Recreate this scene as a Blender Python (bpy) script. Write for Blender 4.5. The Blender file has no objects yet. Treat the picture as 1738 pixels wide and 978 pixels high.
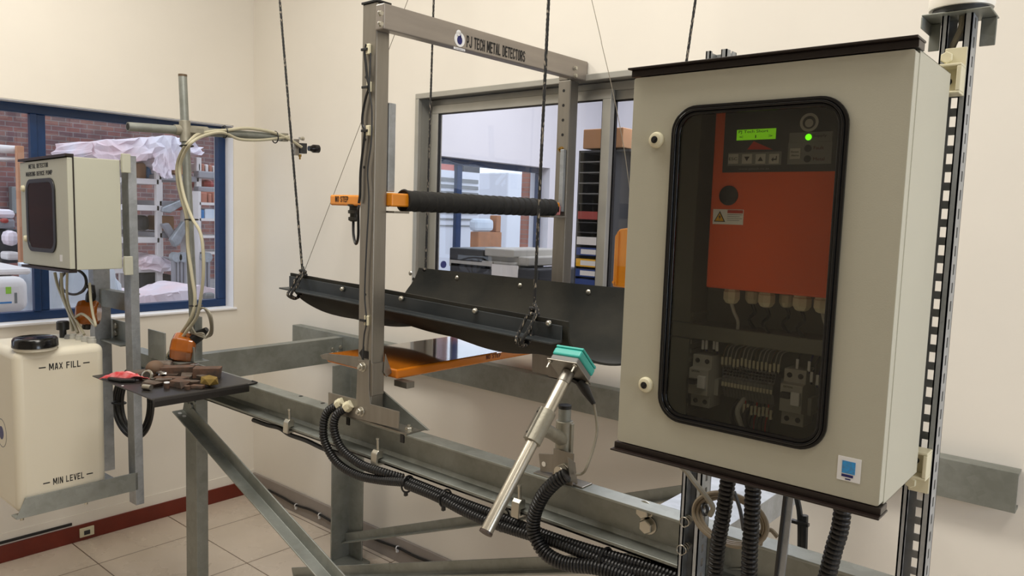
import bpy, bmesh, math, random
import numpy as np
from mathutils import Vector, Matrix, Quaternion
random.seed(7)
C = bpy.context.scene.collection
SC = bpy.context.scene
PI = math.pi

# ------------------------------------------------------------------ camera, world, lights, exposure
FPX, YAW, PIT, ROL, HC = 1287.14, -0.701977, -0.0951245, 0.0331286, 1.6
def cam_axes():
    f = np.array([math.sin(YAW)*math.cos(PIT), math.cos(YAW)*math.cos(PIT), math.sin(PIT)])
    r0 = np.array([math.cos(YAW), -math.sin(YAW), 0.0]); u0 = np.cross(r0, f)
    r = math.cos(ROL)*r0 + math.sin(ROL)*u0
    u = -math.sin(ROL)*r0 + math.cos(ROL)*u0
    return r, u, f
CR, CU, CF = cam_axes()
cam_d = bpy.data.cameras.new('camera'); cam = bpy.data.objects.new('camera', cam_d); C.objects.link(cam)
cam_d.sensor_width = 36.0; cam_d.lens = FPX/1738*36.0; cam_d.clip_start = 0.02; cam_d.clip_end = 200
M = Matrix(((CR[0], CU[0], -CF[0], 0), (CR[1], CU[1], -CF[1], 0), (CR[2], CU[2], -CF[2], HC), (0, 0, 0, 1)))
cam.matrix_world = M
SC.camera = cam

SC.view_settings.view_transform = 'Standard'
SC.view_settings.look = 'None'
SC.view_settings.gamma = 1.0
SC.view_settings.use_curve_mapping = False
SC.view_settings.exposure = -0.55
SC.cycles.max_bounces = 8
SC.cycles.transparent_max_bounces = 16
SC.cycles.sample_clamp_indirect = 6.0
SC.cycles.caustics_reflective = False
SC.cycles.caustics_refractive = False

w = bpy.data.worlds.new('sky'); SC.world = w; w.use_nodes = True
bg = w.node_tree.nodes['Background']
bg.inputs[0].default_value = (0.80, 0.88, 1.0, 1); bg.inputs[1].default_value = 2.6

def area(name, loc, size, sizey, power, color, direction):
    d = bpy.data.lights.new(name, 'AREA'); d.shape = 'RECTANGLE'; d.size = size; d.size_y = sizey
    d.energy = power; d.color = color
    o = bpy.data.objects.new(name, d); C.objects.link(o); o.location = loc
    o.rotation_euler = Vector(direction).to_track_quat('-Z', 'Y').to_euler()
    return o
WARM = (1.0, 0.955, 0.875)
area('ceiling_lamp_back', (-1.4, 0.9, 3.22), 1.3, 0.6, 62, WARM, (0, 0, -1))
area('ceiling_lamp_left', (-2.8, 0.7, 3.22), 0.5, 1.2, 34, WARM, (0, 0, -1))
area('ceiling_lamp_right', (0.7, 0.6, 3.22), 0.6, 1.0, 24, WARM, (0, 0, -1))
area('daylight_right_window', (2.15, 0.9, 1.5), 1.5, 1.0, 36, (0.80, 0.88, 1.0), (-1, 0, 0))
area('office_ceiling_lamp', (-1.8, 4.0, 3.22), 2.0, 1.0, 115, (0.88, 0.9, 1.0), (0, 0, -1))

# ------------------------------------------------------------------ geometry helpers
def ray(px, py):
    d = CR*((px-869)/FPX) + CU*(-(py-489)/FPX) + CF
    return d
def A(px, py, ax, val):
    """point of the sight line through a photo pixel on the plane axis = val"""
    d = ray(px, py); i = 'XYZ'.index(ax)
    t = (val - (0, 0, HC)[i])/d[i]
    return Vector((d[0]*t, d[1]*t, HC + d[2]*t))
V = Vector
def srgb(r, g, b):
    f = lambda c: (c/255/12.92) if c/255 <= 0.04045 else ((c/255+0.055)/1.055)**2.4
    return (f(r), f(g), f(b), 1)

class B:
    def __init__(s): s.bm = bmesh.new()
    def box(s, x0, x1, y0, y1, z0, z1, mat=None):
        c = [V((x, y, z)) for z in (z0, z1) for y in (y0, y1) for x in (x0, x1)]
        return s.hexa(c, mat)
    def hexa(s, c, mat=None):
        if mat is not None: c = [mat @ p for p in c]
        v = [s.bm.verts.new(p) for p in c]
        for f in ((0, 2, 3, 1), (4, 5, 7, 6), (0, 1, 5, 4), (2, 6, 7, 3), (0, 4, 6, 2), (1, 3, 7, 5)):
            s.bm.faces.new([v[i] for i in f])
        return s
    def bar(s, a, b, w, h, up=(0, 0, 1)):
        """rectangular bar from a to b; w across, h along up"""
        a, b = V(a), V(b); d = (b-a).normalized(); u = V(up); u = (u - d*u.dot(d)).normalized(); r = d.cross(u)
        c = [p + r*sx*w/2 + u*sz*h/2 for sz in (-1, 1) for p in (a, b) for sx in (-1, 1)]
        return s.hexa(c)
    def obox(s, c, ax, ay, az, sx, sy, sz):
        """box centred on c along given unit axes"""
        c, ax, ay, az = V(c), V(ax), V(ay), V(az)
        return s.hexa([c + ax*i*sx/2 + ay*j*sy/2 + az*k*sz/2 for k in (-1, 1) for j in (-1, 1) for i in (-1, 1)])
    def prism(s, pts, ext):
        """closed planar outline pts pushed along vector ext"""
        ext = V(ext); p0 = [V(p) for p in pts]
        a = [s.bm.verts.new(p) for p in p0]; b = [s.bm.verts.new(p+ext) for p in p0]
        n = len(a)
        s.bm.faces.new(a[::-1]); s.bm.faces.new(b)
        for i in range(n): s.bm.faces.new((a[i], a[(i+1) % n], b[(i+1) % n], b[i]))
        return s
    def ring(s, outer, inner, ext):
        ext = V(ext); n = len(outer)
        L = [[s.bm.verts.new(V(p)) for p in outer], [s.bm.verts.new(V(p)+ext) for p in outer],
             [s.bm.verts.new(V(p)) for p in inner], [s.bm.verts.new(V(p)+ext) for p in inner]]
        for i in range(n):
            j = (i+1) % n
            s.bm.faces.new((L[0][i], L[0][j], L[2][j], L[2][i])); s.bm.faces.new((L[1][i], L[3][i], L[3][j], L[1][j]))
            s.bm.faces.new((L[0][i], L[1][i], L[1][j], L[0][j])); s.bm.faces.new((L[2][i], L[2][j], L[3][j], L[3][i]))
        return s
    def tube(s, pts, r, n=10, cap=True, radii=None):
        pts = [V(p) for p in pts]; m = len(pts)
        T = []
        for i in range(m):
            d = pts[min(i+1, m-1)] - pts[max(i-1, 0)]
            T.append(d.normalized() if d.length > 1e-9 else (T[-1] if T else V((0, 0, 1))))
        u = V((0, 0, 1)) if abs(T[0].z) < 0.9 else V((1, 0, 0))
        u = (u - T[0]*u.dot(T[0])).normalized(); rings = []
        for i in range(m):
            u = (u - T[i]*u.dot(T[i]))
            u = u.normalized() if u.length > 1e-6 else T[i].orthogonal().normalized()
            v = T[i].cross(u); rr = radii[i] if radii else r
            rings.append([s.bm.verts.new(pts[i] + (u*math.cos(2*PI*k/n) + v*math.sin(2*PI*k/n))*rr) for k in range(n)])
        for i in range(m-1):
            for k in range(n):
                k2 = (k+1) % n
                s.bm.faces.new((rings[i][k], rings[i][k2], rings[i+1][k2], rings[i+1][k]))
        if cap:
            s.bm.faces.new(rings[0][::-1]); s.bm.faces.new(rings[-1])
        return s
    def cyl(s, a, b, r, n=20): return s.tube([a, b], r, n)
    def lathe(s, c, axis, prof, n=28):
        """prof = [(distance along axis, radius)...]"""
        axis = V(axis).normalized(); return s.tube([V(c)+axis*h for h, _ in prof], 0, n, True, [max(r, 1e-4) for _, r in prof]) if _mono(prof) else s._lathe(c, axis, prof, n)
    def _lathe(s, c, axis, prof, n):
        c = V(c); u = axis.orthogonal().normalized(); v = axis.cross(u)
        R = [[s.bm.verts.new(c + axis*h + (u*math.cos(2*PI*k/n)+v*math.sin(2*PI*k/n))*max(r, 1e-4)) for k in range(n)] for h, r in prof]
        for i in range(len(R)-1):
            for k in range(n):
                s.bm.faces.new((R[i][k], R[i][(k+1) % n], R[i+1][(k+1) % n], R[i+1][k]))
        s.bm.faces.new(R[0][::-1]); s.bm.faces.new(R[-1])
        return s
    def torus(s, c, axis, R, r, n=20, m=8, a0=0, a1=2*PI):
        axis = V(axis).normalized(); u = axis.orthogonal().normalized(); v = axis.cross(u); c = V(c)
        pts = [c + (u*math.cos(t)+v*math.sin(t))*R for t in [a0+(a1-a0)*i/n for i in range(n+1)]]
        return s.tube(pts, r, m)
    def hexnut(s, c, axis, r, h):
        axis = V(axis).normalized()
        return s.tube([V(c), V(c)+axis*h*0.85, V(c)+axis*h], r, 6, True, [r, r, r*0.85])
def _mono(prof): return False

OFF = {}
def link(name, mesh, m, parent):
    o = bpy.data.objects.new(name, mesh); C.objects.link(o)
    if m is not None:
        for mm in (m if isinstance(m, (list, tuple)) else [m]): mesh.materials.append(mm)
    if parent is not None: o.parent = parent
    return o
def obj(name, b, m, parent=None, smooth=False, bevel=0, seg=2, label=None, subsurf=0):
    bm = b.bm if isinstance(b, B) else b
    off = OFF.get(parent.name, V((0, 0, 0))) if parent is not None else V((0, 0, 0))
    if off.length > 0: bmesh.ops.translate(bm, verts=bm.verts, vec=-off)
    bmesh.ops.recalc_face_normals(bm, faces=bm.faces)
    me = bpy.data.meshes.new(name); bm.to_mesh(me); bm.free()
    if smooth:
        me.polygons.foreach_set('use_smooth', [True]*len(me.polygons))
        try: me.set_sharp_from_angle(angle=math.radians(38))
        except Exception: pass
    o = link(name, me, m, parent)
    if parent is not None: OFF[o.name] = off
    if bevel > 0:
        md = o.modifiers.new('bevel', 'BEVEL'); md.width = bevel; md.segments = seg; md.limit_method = 'ANGLE'; md.angle_limit = math.radians(40)
    if subsurf:
        md = o.modifiers.new('sub', 'SUBSURF'); md.levels = subsurf; md.render_levels = subsurf
    if label: o['label'] = label
    return o
def tag(o, label, cat, group=None):
    o['label'] = label; o['category'] = cat
    if group: o['group'] = group
    return o
def thing(name, label, cat, loc=(0, 0, 0), group=None):
    o = bpy.data.objects.new(name, None); C.objects.link(o); o.location = loc
    o.empty_display_size = 0.05
    OFF[o.name] = V(loc); return tag(o, label, cat, group)
def struct(name, b, m, **k):
    o = obj(name, b, m, **k)
    if o.parent is None: o['kind'] = 'structure'
    return o
def recenter(o):
    """put the origin of a single-mesh thing at the middle of its base"""
    me = o.data; co = [v.co for v in me.vertices]
    c = V(((min(p.x for p in co)+max(p.x for p in co))/2, (min(p.y for p in co)+max(p.y for p in co))/2, min(p.z for p in co)))
    me.transform(Matrix.Translation(-c)); o.location = c; return o
def single(name, b, m, label, cat, group=None, **k):
    return tag(recenter(obj(name, b, m, **k)), label, cat, group)

def spline(pts, n=8):
    pts = [V(p) for p in pts]; out = []
    P = [pts[0]*2-pts[1]] + pts + [pts[-1]*2-pts[-2]]
    for i in range(1, len(P)-2):
        a, b, c, d = P[i-1], P[i], P[i+1], P[i+2]
        for k in range(n):
            t = k/n
            out.append(0.5*((2*b)+(-a+c)*t+(2*a-5*b+4*c-d)*t*t+(-a+3*b-3*c+d)*t**3))
    out.append(pts[-1]); return out
def resample(pts, step):
    out = [pts[0]]; acc = 0
    for a, b in zip(pts, pts[1:]):
        L = (b-a).length; t = step-acc
        while t <= L:
            out.append(a+(b-a)*(t/L)); t += step
        acc = (acc+L) % step if L > 0 else acc
        acc = L-(t-step)
    out.append(pts[-1]); return out
def corrugated(pts, r, pitch=0.0082, n=16):
    p = resample(spline(pts, 12), pitch/4)
    rad = [(r*.78, r*.97, r, r*.97)[i % 4] for i in range(len(p))]
    return B().tube(p, r, n, True, rad)
def rrect(cx, cz, w, h, r, y, n=8, plane='xz'):
    pts = []
    for qx, qz, a0 in ((1, 1, 0), (-1, 1, PI/2), (-1, -1, PI), (1, -1, 1.5*PI)):
        for k in range(n+1):
            a = a0 + PI/2*k/n
            pts.append((cx+qx*(w/2-r)+r*math.cos(a), cz+qz*(h/2-r)+r*math.sin(a)))
    if plane == 'xz': return [V((x, y, z)) for x, z in pts]
    if plane == 'yz': return [V((y, x, z)) for x, z in pts]
    return [V((x, z, y)) for x, z in pts]
def disc(c, axis, r, n=24, sx=1, sy=1):
    axis = V(axis).normalized(); u = V((0, 0, 1)) if abs(axis.z) < .9 else V((0, 1, 0)); r_ = u.cross(axis).normalized()
    return [V(c) + r_*math.cos(2*PI*k/n)*r*sx + u*math.sin(2*PI*k/n)*r*sy for k in range(n)]

l_, r_g, t_g, m_g, o_g = .6, 3.4, 6.4, 3.55, .6
GLYPH = {   # strokes of a heavy condensed capital alphabet on a 4 x 7 cell
 'A': [((l_, 0), (1.75, 7)), ((2.25, 7), (r_g, 0)), ((1.2, 2.2), (2.8, 2.2))], 'C': [((r_g, 4.9), (r_g, 6.1)), ((3.1, t_g), (.9, t_g)), ((l_, 6.1), (l_, .9)), ((.9, o_g), (3.1, o_g)), ((r_g, .9), (r_g, 2.1))],
 'D': [((l_, 0), (l_, 7)), ((l_, t_g), (2.9, t_g)), ((r_g, 6), (r_g, 1)), ((2.9, o_g), (l_, o_g))], 'E': [((l_, 0), (l_, 7)), ((l_, t_g), (3.8, t_g)), ((l_, m_g), (3.4, m_g)), ((l_, o_g), (3.8, o_g))],
 'F': [((l_, 0), (l_, 7)), ((l_, t_g), (3.8, t_g)), ((l_, m_g), (3.4, m_g))], 'G': [((r_g, 4.9), (r_g, 6.1)), ((3.1, t_g), (.9, t_g)), ((l_, 6.1), (l_, .9)), ((.9, o_g), (3.1, o_g)), ((r_g, .9), (r_g, 3)), ((2.2, 3), (3.9, 3))],
 'H': [((l_, 0), (l_, 7)), ((r_g, 0), (r_g, 7)), ((l_, m_g), (r_g, m_g))], 'I': [((2, 0), (2, 7))], 'J': [((r_g, 7), (r_g, .9)), ((3.1, o_g), (.9, o_g)), ((l_, .9), (l_, 2.1))],
 'K': [((l_, 0), (l_, 7)), ((1, 3), (r_g, 7)), ((1.4, 3.8), (r_g, 0))], 'L': [((l_, 0), (l_, 7)), ((l_, o_g), (3.7, o_g))], 'M': [((l_, 0), (l_, 7)), ((4.6, 0), (4.6, 7)), ((.9, 7), (2.6, 1.5)), ((2.6, 1.5), (4.3, 7))],
 'N': [((l_, 0), (l_, 7)), ((r_g, 0), (r_g, 7)), ((.8, 7), (3.2, 0))], 'O': [((l_, .9), (l_, 6.1)), ((r_g, .9), (r_g, 6.1)), ((.9, t_g), (3.1, t_g)), ((.9, o_g), (3.1, o_g))],
 'P': [((l_, 0), (l_, 7)), ((l_, t_g), (3.1, t_g)), ((r_g, 6.1), (r_g, 3.5)), ((3.1, 3.2), (l_, 3.2))], 'R': [((l_, 0), (l_, 7)), ((l_, t_g), (3.1, t_g)), ((r_g, 6.1), (r_g, 3.9)), ((3.1, m_g), (l_, m_g)), ((2.6, 3.4), (r_g, 0))],
 'S': [((r_g, 5.2), (r_g, 6.1)), ((3.1, t_g), (.9, t_g)), ((l_, 6.1), (l_, 4.2)), ((.9, m_g+.2), (3.1, m_g-.2)), ((r_g, 2.9), (r_g, .9)), ((3.1, o_g), (.9, o_g)), ((l_, .9), (l_, 1.8))],
 'T': [((2, 0), (2, 7)), ((0, t_g), (4, t_g))], 'U': [((l_, 7), (l_, .9)), ((r_g, 7), (r_g, .9)), ((.9, o_g), (3.1, o_g))], 'V': [((.5, 7), (2, 0)), ((2, 0), (3.5, 7))], 'X': [((.5, 7), (3.5, 0)), ((.5, 0), (3.5, 7))], ' ': []}
def block_letters(name, s, centre, xdir, up, width, height, m, parent, thick=0.0006, sw=1.0):
    X = V(xdir).normalized(); U = V(up).normalized(); N = X.cross(U); x = 0; strokes = []
    for ch in s:
        wd = {'M': 5.2, ' ': 2.2, 'I': 4}.get(ch, 4); dx = -1.2 if ch == 'I' else 0
        for p, q in GLYPH[ch]: strokes.append(((p[0]+x+dx, p[1]), (q[0]+x+dx, q[1])))
        x += wd + .75 - (2.4 if ch == 'I' else 0)
    tot = x-.75; b = B(); c = V(centre)
    def W(p, n): return c + X*((p[0]/tot-.5)*width) + U*((p[1]/7-.5)*height) + N*n
    for p, q in strokes:
        d = V((q[0]-p[0], q[1]-p[1], 0)).normalized(); k = V((-d.y, d.x, 0))*sw/2
        cs_ = [(p[0]-k.x, p[1]-k.y), (p[0]+k.x, p[1]+k.y), (q[0]+k.x, q[1]+k.y), (q[0]-k.x, q[1]-k.y)]
        cs_ = [(a, min(7, max(0, b_))) for a, b_ in cs_]
        b.prism([W(t, -thick*.3) for t in cs_], N*thick*1.3)
    return obj(name, b, m, parent)
def lettering(name, s, centre, xdir, up, width, height, m, parent=None, thick=0.0006, bold=0.0):
    if s.isupper() and height > .010: return block_letters(name, s, centre, xdir, up, width, height, m, parent, thick)
    cu = bpy.data.curves.new('t', 'FONT'); cu.body = s; cu.extrude = 0.5;  cu.resolution_u = 3
    cu.align_x = 'CENTER'
    to = bpy.data.objects.new('t', cu); C.objects.link(to)
    bpy.context.view_layer.update()
    me = bpy.data.meshes.new_from_object(to.evaluated_get(bpy.context.evaluated_depsgraph_get()))
    bpy.data.objects.remove(to); bpy.data.curves.remove(cu)
    me.name = name
    xs = [v.co.x for v in me.vertices]; ys = [v.co.y for v in me.vertices]
    x0, x1, y0, y1 = min(xs), max(xs), (0.0 if s.isupper() else min(ys)), max(ys)
    X = V(xdir).normalized(); U = V(up).normalized(); N = X.cross(U); c = V(centre)
    off = OFF.get(parent.name, V((0, 0, 0))) if parent is not None else V((0, 0, 0))
    if bold:
        bm = bmesh.new(); bm.from_mesh(me); g0 = bm.verts[:] + bm.edges[:] + bm.faces[:]
        for dx in (-bold, bold):
            for dy in (-bold*.5, bold*.5):
                r_ = bmesh.ops.duplicate(bm, geom=g0); bmesh.ops.translate(bm, verts=[e for e in r_['geom'] if isinstance(e, bmesh.types.BMVert)], vec=(dx, dy, 0))
        bm.to_mesh(me); bm.free()
    for v in me.vertices:
        a = ((v.co.x-x0)/(x1-x0)-0.5)*width; b_ = ((v.co.y-y0)/(y1-y0)-0.5)*height
        v.co = c + X*a + U*b_ + N*(thick if v.co.z > 0 else -thick*0.3) - off
    me.materials.clear()
    o = link(name, me, m, parent)
    if parent is not None: OFF[o.name] = off
    return o

# ------------------------------------------------------------------ materials (all procedural)
def mat(name, col, rough=0.5, metal=0.0, spec=0.5, noise=0.0, nscale=20, bump=0.0, bscale=60, emit=None, estr=0, alpha=None, coat=0, sss=0, trans=0, col2=None, rnoise=0.0, stretch=None):
    m = bpy.data.materials.new(name); m.use_nodes = True; nt = m.node_tree; N = nt.nodes; L = nt.links
    p = N['Principled BSDF']
    col = tuple(col) if len(col) == 4 else tuple(col)+(1,)
    p.inputs['Base Color'].default_value = col
    p.inputs['Roughness'].default_value = rough; p.inputs['Metallic'].default_value = metal
    p.inputs['Specular IOR Level'].default_value = spec
    if coat: p.inputs['Coat Weight'].default_value = coat; p.inputs['Coat Roughness'].default_value = 0.06
    if trans: p.inputs['Transmission Weight'].default_value = trans
    if sss: p.inputs['Subsurface Weight'].default_value = sss; p.inputs['Subsurface Radius'].default_value = (0.03, 0.025, 0.02)
    if emit is not None:
        p.inputs['Emission Color'].default_value = emit; p.inputs['Emission Strength'].default_value = estr
    tc = N.new('ShaderNodeTexCoord'); vec = tc.outputs['Object']
    if stretch:
        mp = N.new('ShaderNodeMapping'); mp.inputs['Scale'].default_value = stretch; L.new(vec, mp.inputs[0]); vec = mp.outputs[0]
    if noise > 0 or col2 or rnoise > 0:
        t = N.new('ShaderNodeTexNoise'); t.inputs['Scale'].default_value = nscale; t.inputs['Detail'].default_value = 6; L.new(vec, t.inputs['Vector'])
        if noise > 0 or col2:
            mx = N.new('ShaderNodeMix'); mx.data_type = 'RGBA'
            mx.inputs[6].default_value = col
            c2 = tuple(col2) if col2 else tuple(max(0, c*(1-noise)) for c in col[:3])+(1,)
            mx.inputs[7].default_value = c2
            rp = N.new('ShaderNodeMapRange'); rp.inputs[1].default_value = 0.35; rp.inputs[2].default_value = 0.65
            L.new(t.outputs['Fac'], rp.inputs[0]); L.new(rp.outputs[0], mx.inputs[0]); L.new(mx.outputs[2], p.inputs['Base Color'])
        if rnoise > 0:
            r2 = N.new('ShaderNodeMapRange'); r2.inputs[3].default_value = rough-rnoise; r2.inputs[4].default_value = rough+rnoise
            L.new(t.outputs['Fac'], r2.inputs[0]); L.new(r2.outputs[0], p.inputs['Roughness'])
    if bump > 0:
        t2 = N.new('ShaderNodeTexNoise'); t2.inputs['Scale'].default_value = bscale; t2.inputs['Detail'].default_value = 4; L.new(vec, t2.inputs['Vector'])
        bp = N.new('ShaderNodeBump'); bp.inputs['Strength'].default_value = bump; bp.inputs['Distance'].default_value = 0.004
        L.new(t2.outputs['Fac'], bp.inputs['Height']); L.new(bp.outputs[0], p.inputs['Normal'])
    return m
def glass_mat(name, tint, ior=1.45, fac=None, rough=0.0):
    m = bpy.data.materials.new(name); m.use_nodes = True; nt = m.node_tree; N = nt.nodes; L = nt.links
    N.remove(N['Principled BSDF']); out = N['Material Output']
    tr = N.new('ShaderNodeBsdfTransparent'); tr.inputs[0].default_value = tint
    gl = N.new('ShaderNodeBsdfGlossy'); gl.inputs['Roughness'].default_value = rough
    lw = N.new('ShaderNodeLayerWeight'); lw.inputs[0].default_value = 0.5
    pw = N.new('ShaderNodeMath'); pw.operation = 'POWER'; pw.inputs[1].default_value = 5.0; L.new(lw.outputs['Facing'], pw.inputs[0])
    f0 = ((ior-1)/(ior+1))**2
    fr = N.new('ShaderNodeMath'); fr.operation = 'MULTIPLY_ADD'; fr.inputs[1].default_value = 1-f0; fr.inputs[2].default_value = f0; L.new(pw.outputs[0], fr.inputs[0])
    mx = N.new('ShaderNodeMixShader'); L.new(fr.outputs[0], mx.inputs[0]); L.new(tr.outputs[0], mx.inputs[1]); L.new(gl.outputs[0], mx.inputs[2])
    L.new(mx.outputs[0], out.inputs[0]); return m
def tile_mat():
    m = mat('floor_tiles', srgb(214, 200, 182), 0.28, rnoise=0.06, nscale=6); nt = m.node_tree; N = nt.nodes; L = nt.links; p = N['Principled BSDF']
    tc = N.new('ShaderNodeTexCoord'); sx = N.new('ShaderNodeSeparateXYZ'); L.new(tc.outputs['Object'], sx.inputs[0])
    fs = []
    for k, o0 in ((0, -3.458), (1, 1.308)):
        a = N.new('ShaderNodeMath'); a.operation = 'SUBTRACT'; L.new(sx.outputs[k], a.inputs[0]); a.inputs[1].default_value = o0-0.2275
        d = N.new('ShaderNodeMath'); d.operation = 'DIVIDE'; L.new(a.outputs[0], d.inputs[0]); d.inputs[1].default_value = 0.455
        f = N.new('ShaderNodeMath'); f.operation = 'FRACT'; L.new(d.outputs[0], f.inputs[0])
        s = N.new('ShaderNodeMath'); s.operation = 'SUBTRACT'; L.new(f.outputs[0], s.inputs[0]); s.inputs[1].default_value = 0.5
        b = N.new('ShaderNodeMath'); b.operation = 'ABSOLUTE'; L.new(s.outputs[0], b.inputs[0])
        l = N.new('ShaderNodeMath'); l.operation = 'LESS_THAN'; L.new(b.outputs[0], l.inputs[0]); l.inputs[1].default_value = 0.0058
        fs.append(l)
    mx = N.new('ShaderNodeMath'); mx.operation = 'MAXIMUM'; L.new(fs[0].outputs[0], mx.inputs[0]); L.new(fs[1].outputs[0], mx.inputs[1])
    no = N.new('ShaderNodeTexNoise'); no.inputs['Scale'].default_value = 4; no.inputs['Detail'].default_value = 8; L.new(tc.outputs['Object'], no.inputs['Vector'])
    c1 = N.new('ShaderNodeMix'); c1.data_type = 'RGBA'; c1.inputs[6].default_value = srgb(205, 190, 172); c1.inputs[7].default_value = srgb(222, 210, 196); L.new(no.outputs['Fac'], c1.inputs[0])
    c2 = N.new('ShaderNodeMix'); c2.data_type = 'RGBA'; c2.inputs[7].default_value = srgb(112, 96, 82); L.new(c1.outputs[2], c2.inputs[6]); L.new(mx.outputs[0], c2.inputs[0])
    L.new(c2.outputs[2], p.inputs['Base Color'])
    return m
def brick_mat(name, c1, c2, mortar, scale, row=0.25, bw=0.5, axes=(1, 2)):
    m = mat(name, c1, 0.85); nt = m.node_tree; N = nt.nodes; L = nt.links; p = N['Principled BSDF']
    tc = N.new('ShaderNodeTexCoord'); sx = N.new('ShaderNodeSeparateXYZ'); cb = N.new('ShaderNodeCombineXYZ')
    L.new(tc.outputs['Object'], sx.inputs[0]); L.new(sx.outputs[axes[0]], cb.inputs[0]); L.new(sx.outputs[axes[1]], cb.inputs[1])
    br = N.new('ShaderNodeTexBrick'); br.inputs['Scale'].default_value = scale; br.inputs['Color1'].default_value = c1; br.inputs['Color2'].default_value = c2
    br.inputs['Mortar'].default_value = mortar; br.inputs['Mortar Size'].default_value = 0.018; br.inputs['Row Height'].default_value = row; br.inputs['Brick Width'].default_value = bw
    L.new(cb.outputs[0], br.inputs['Vector'])
    no = N.new('ShaderNodeTexNoise'); no.inputs['Scale'].default_value = 3.5; no.inputs['Detail'].default_value = 8; L.new(tc.outputs['Object'], no.inputs['Vector'])
    mx = N.new('ShaderNodeMix'); mx.data_type = 'RGBA'; mx.blend_type = 'MULTIPLY'; mx.inputs[0].default_value = 0.7
    rp = N.new('ShaderNodeValToRGB'); rp.color_ramp.elements[0].position = 0.35; rp.color_ramp.elements[0].color = (.55, .55, .58, 1); rp.color_ramp.elements[1].position = 0.7; rp.color_ramp.elements[1].color = (1.15, 1.1, 1.1, 1)
    L.new(no.outputs['Fac'], rp.inputs[0]); L.new(br.outputs['Color'], mx.inputs[6]); L.new(rp.outputs[0], mx.inputs[7]); L.new(mx.outputs[2], p.inputs['Base Color'])
    return m
def galv_mat(name, c1, c2, rough=0.42, metal=0.75, scale=45):
    m = mat(name, c1, rough, metal); nt = m.node_tree; N = nt.nodes; L = nt.links; p = N['Principled BSDF']
    tc = N.new('ShaderNodeTexCoord')
    vo = N.new('ShaderNodeTexVoronoi'); vo.inputs['Scale'].default_value = scale; L.new(tc.outputs['Object'], vo.inputs['Vector'])
    no = N.new('ShaderNodeTexNoise'); no.inputs['Scale'].default_value = 7; no.inputs['Detail'].default_value = 8; no.inputs['Roughness'].default_value = 0.65; L.new(tc.outputs['Object'], no.inputs['Vector'])
    bw = N.new('ShaderNodeRGBToBW'); L.new(vo.outputs['Color'], bw.inputs[0])
    mt = N.new('ShaderNodeMath'); mt.operation = 'MULTIPLY'; mt.inputs[1].default_value = 0.14; L.new(bw.outputs[0], mt.inputs[0])
    ad = N.new('ShaderNodeMath'); ad.operation = 'ADD'; L.new(mt.outputs[0], ad.inputs[0]); L.new(no.outputs['Fac'], ad.inputs[1])
    rg = N.new('ShaderNodeMapRange'); rg.inputs[1].default_value = 0.4; rg.inputs[2].default_value = 0.9; L.new(ad.outputs[0], rg.inputs[0])
    mx = N.new('ShaderNodeMix'); mx.data_type = 'RGBA'; mx.inputs[6].default_value = c1; mx.inputs[7].default_value = c2
    L.new(rg.outputs[0], mx.inputs[0]); L.new(mx.outputs[2], p.inputs['Base Color'])
    r2 = N.new('ShaderNodeMapRange'); r2.inputs[3].default_value = rough-0.1; r2.inputs[4].default_value = rough+0.12; L.new(no.outputs['Fac'], r2.inputs[0]); L.new(r2.outputs[0], p.inputs['Roughness'])
    return m
def rope_mat():
    m = mat('rope_weave', (0.012, 0.012, 0.012), 0.8); nt = m.node_tree; N = nt.nodes; L = nt.links; p = N['Principled BSDF']
    tc = N.new('ShaderNodeTexCoord'); mp = N.new('ShaderNodeMapping'); mp.inputs['Scale'].default_value = (260, 260, 75); L.new(tc.outputs['Object'], mp.inputs[0])
    no = N.new('ShaderNodeTexNoise'); no.inputs['Scale'].default_value = 1; no.inputs['Detail'].default_value = 0; L.new(mp.outputs[0], no.inputs['Vector'])
    gt = N.new('ShaderNodeMath'); gt.operation = 'GREATER_THAN'; gt.inputs[1].default_value = 0.66; L.new(no.outputs['Fac'], gt.inputs[0])
    mx = N.new('ShaderNodeMix'); mx.data_type = 'RGBA'; mx.inputs[6].default_value = (0.012, 0.012, 0.012, 1); mx.inputs[7].default_value = (0.26, 0.22, 0.17, 1)
    L.new(gt.outputs[0], mx.inputs[0]); L.new(mx.outputs[2], p.inputs['Base Color']); return m

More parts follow.
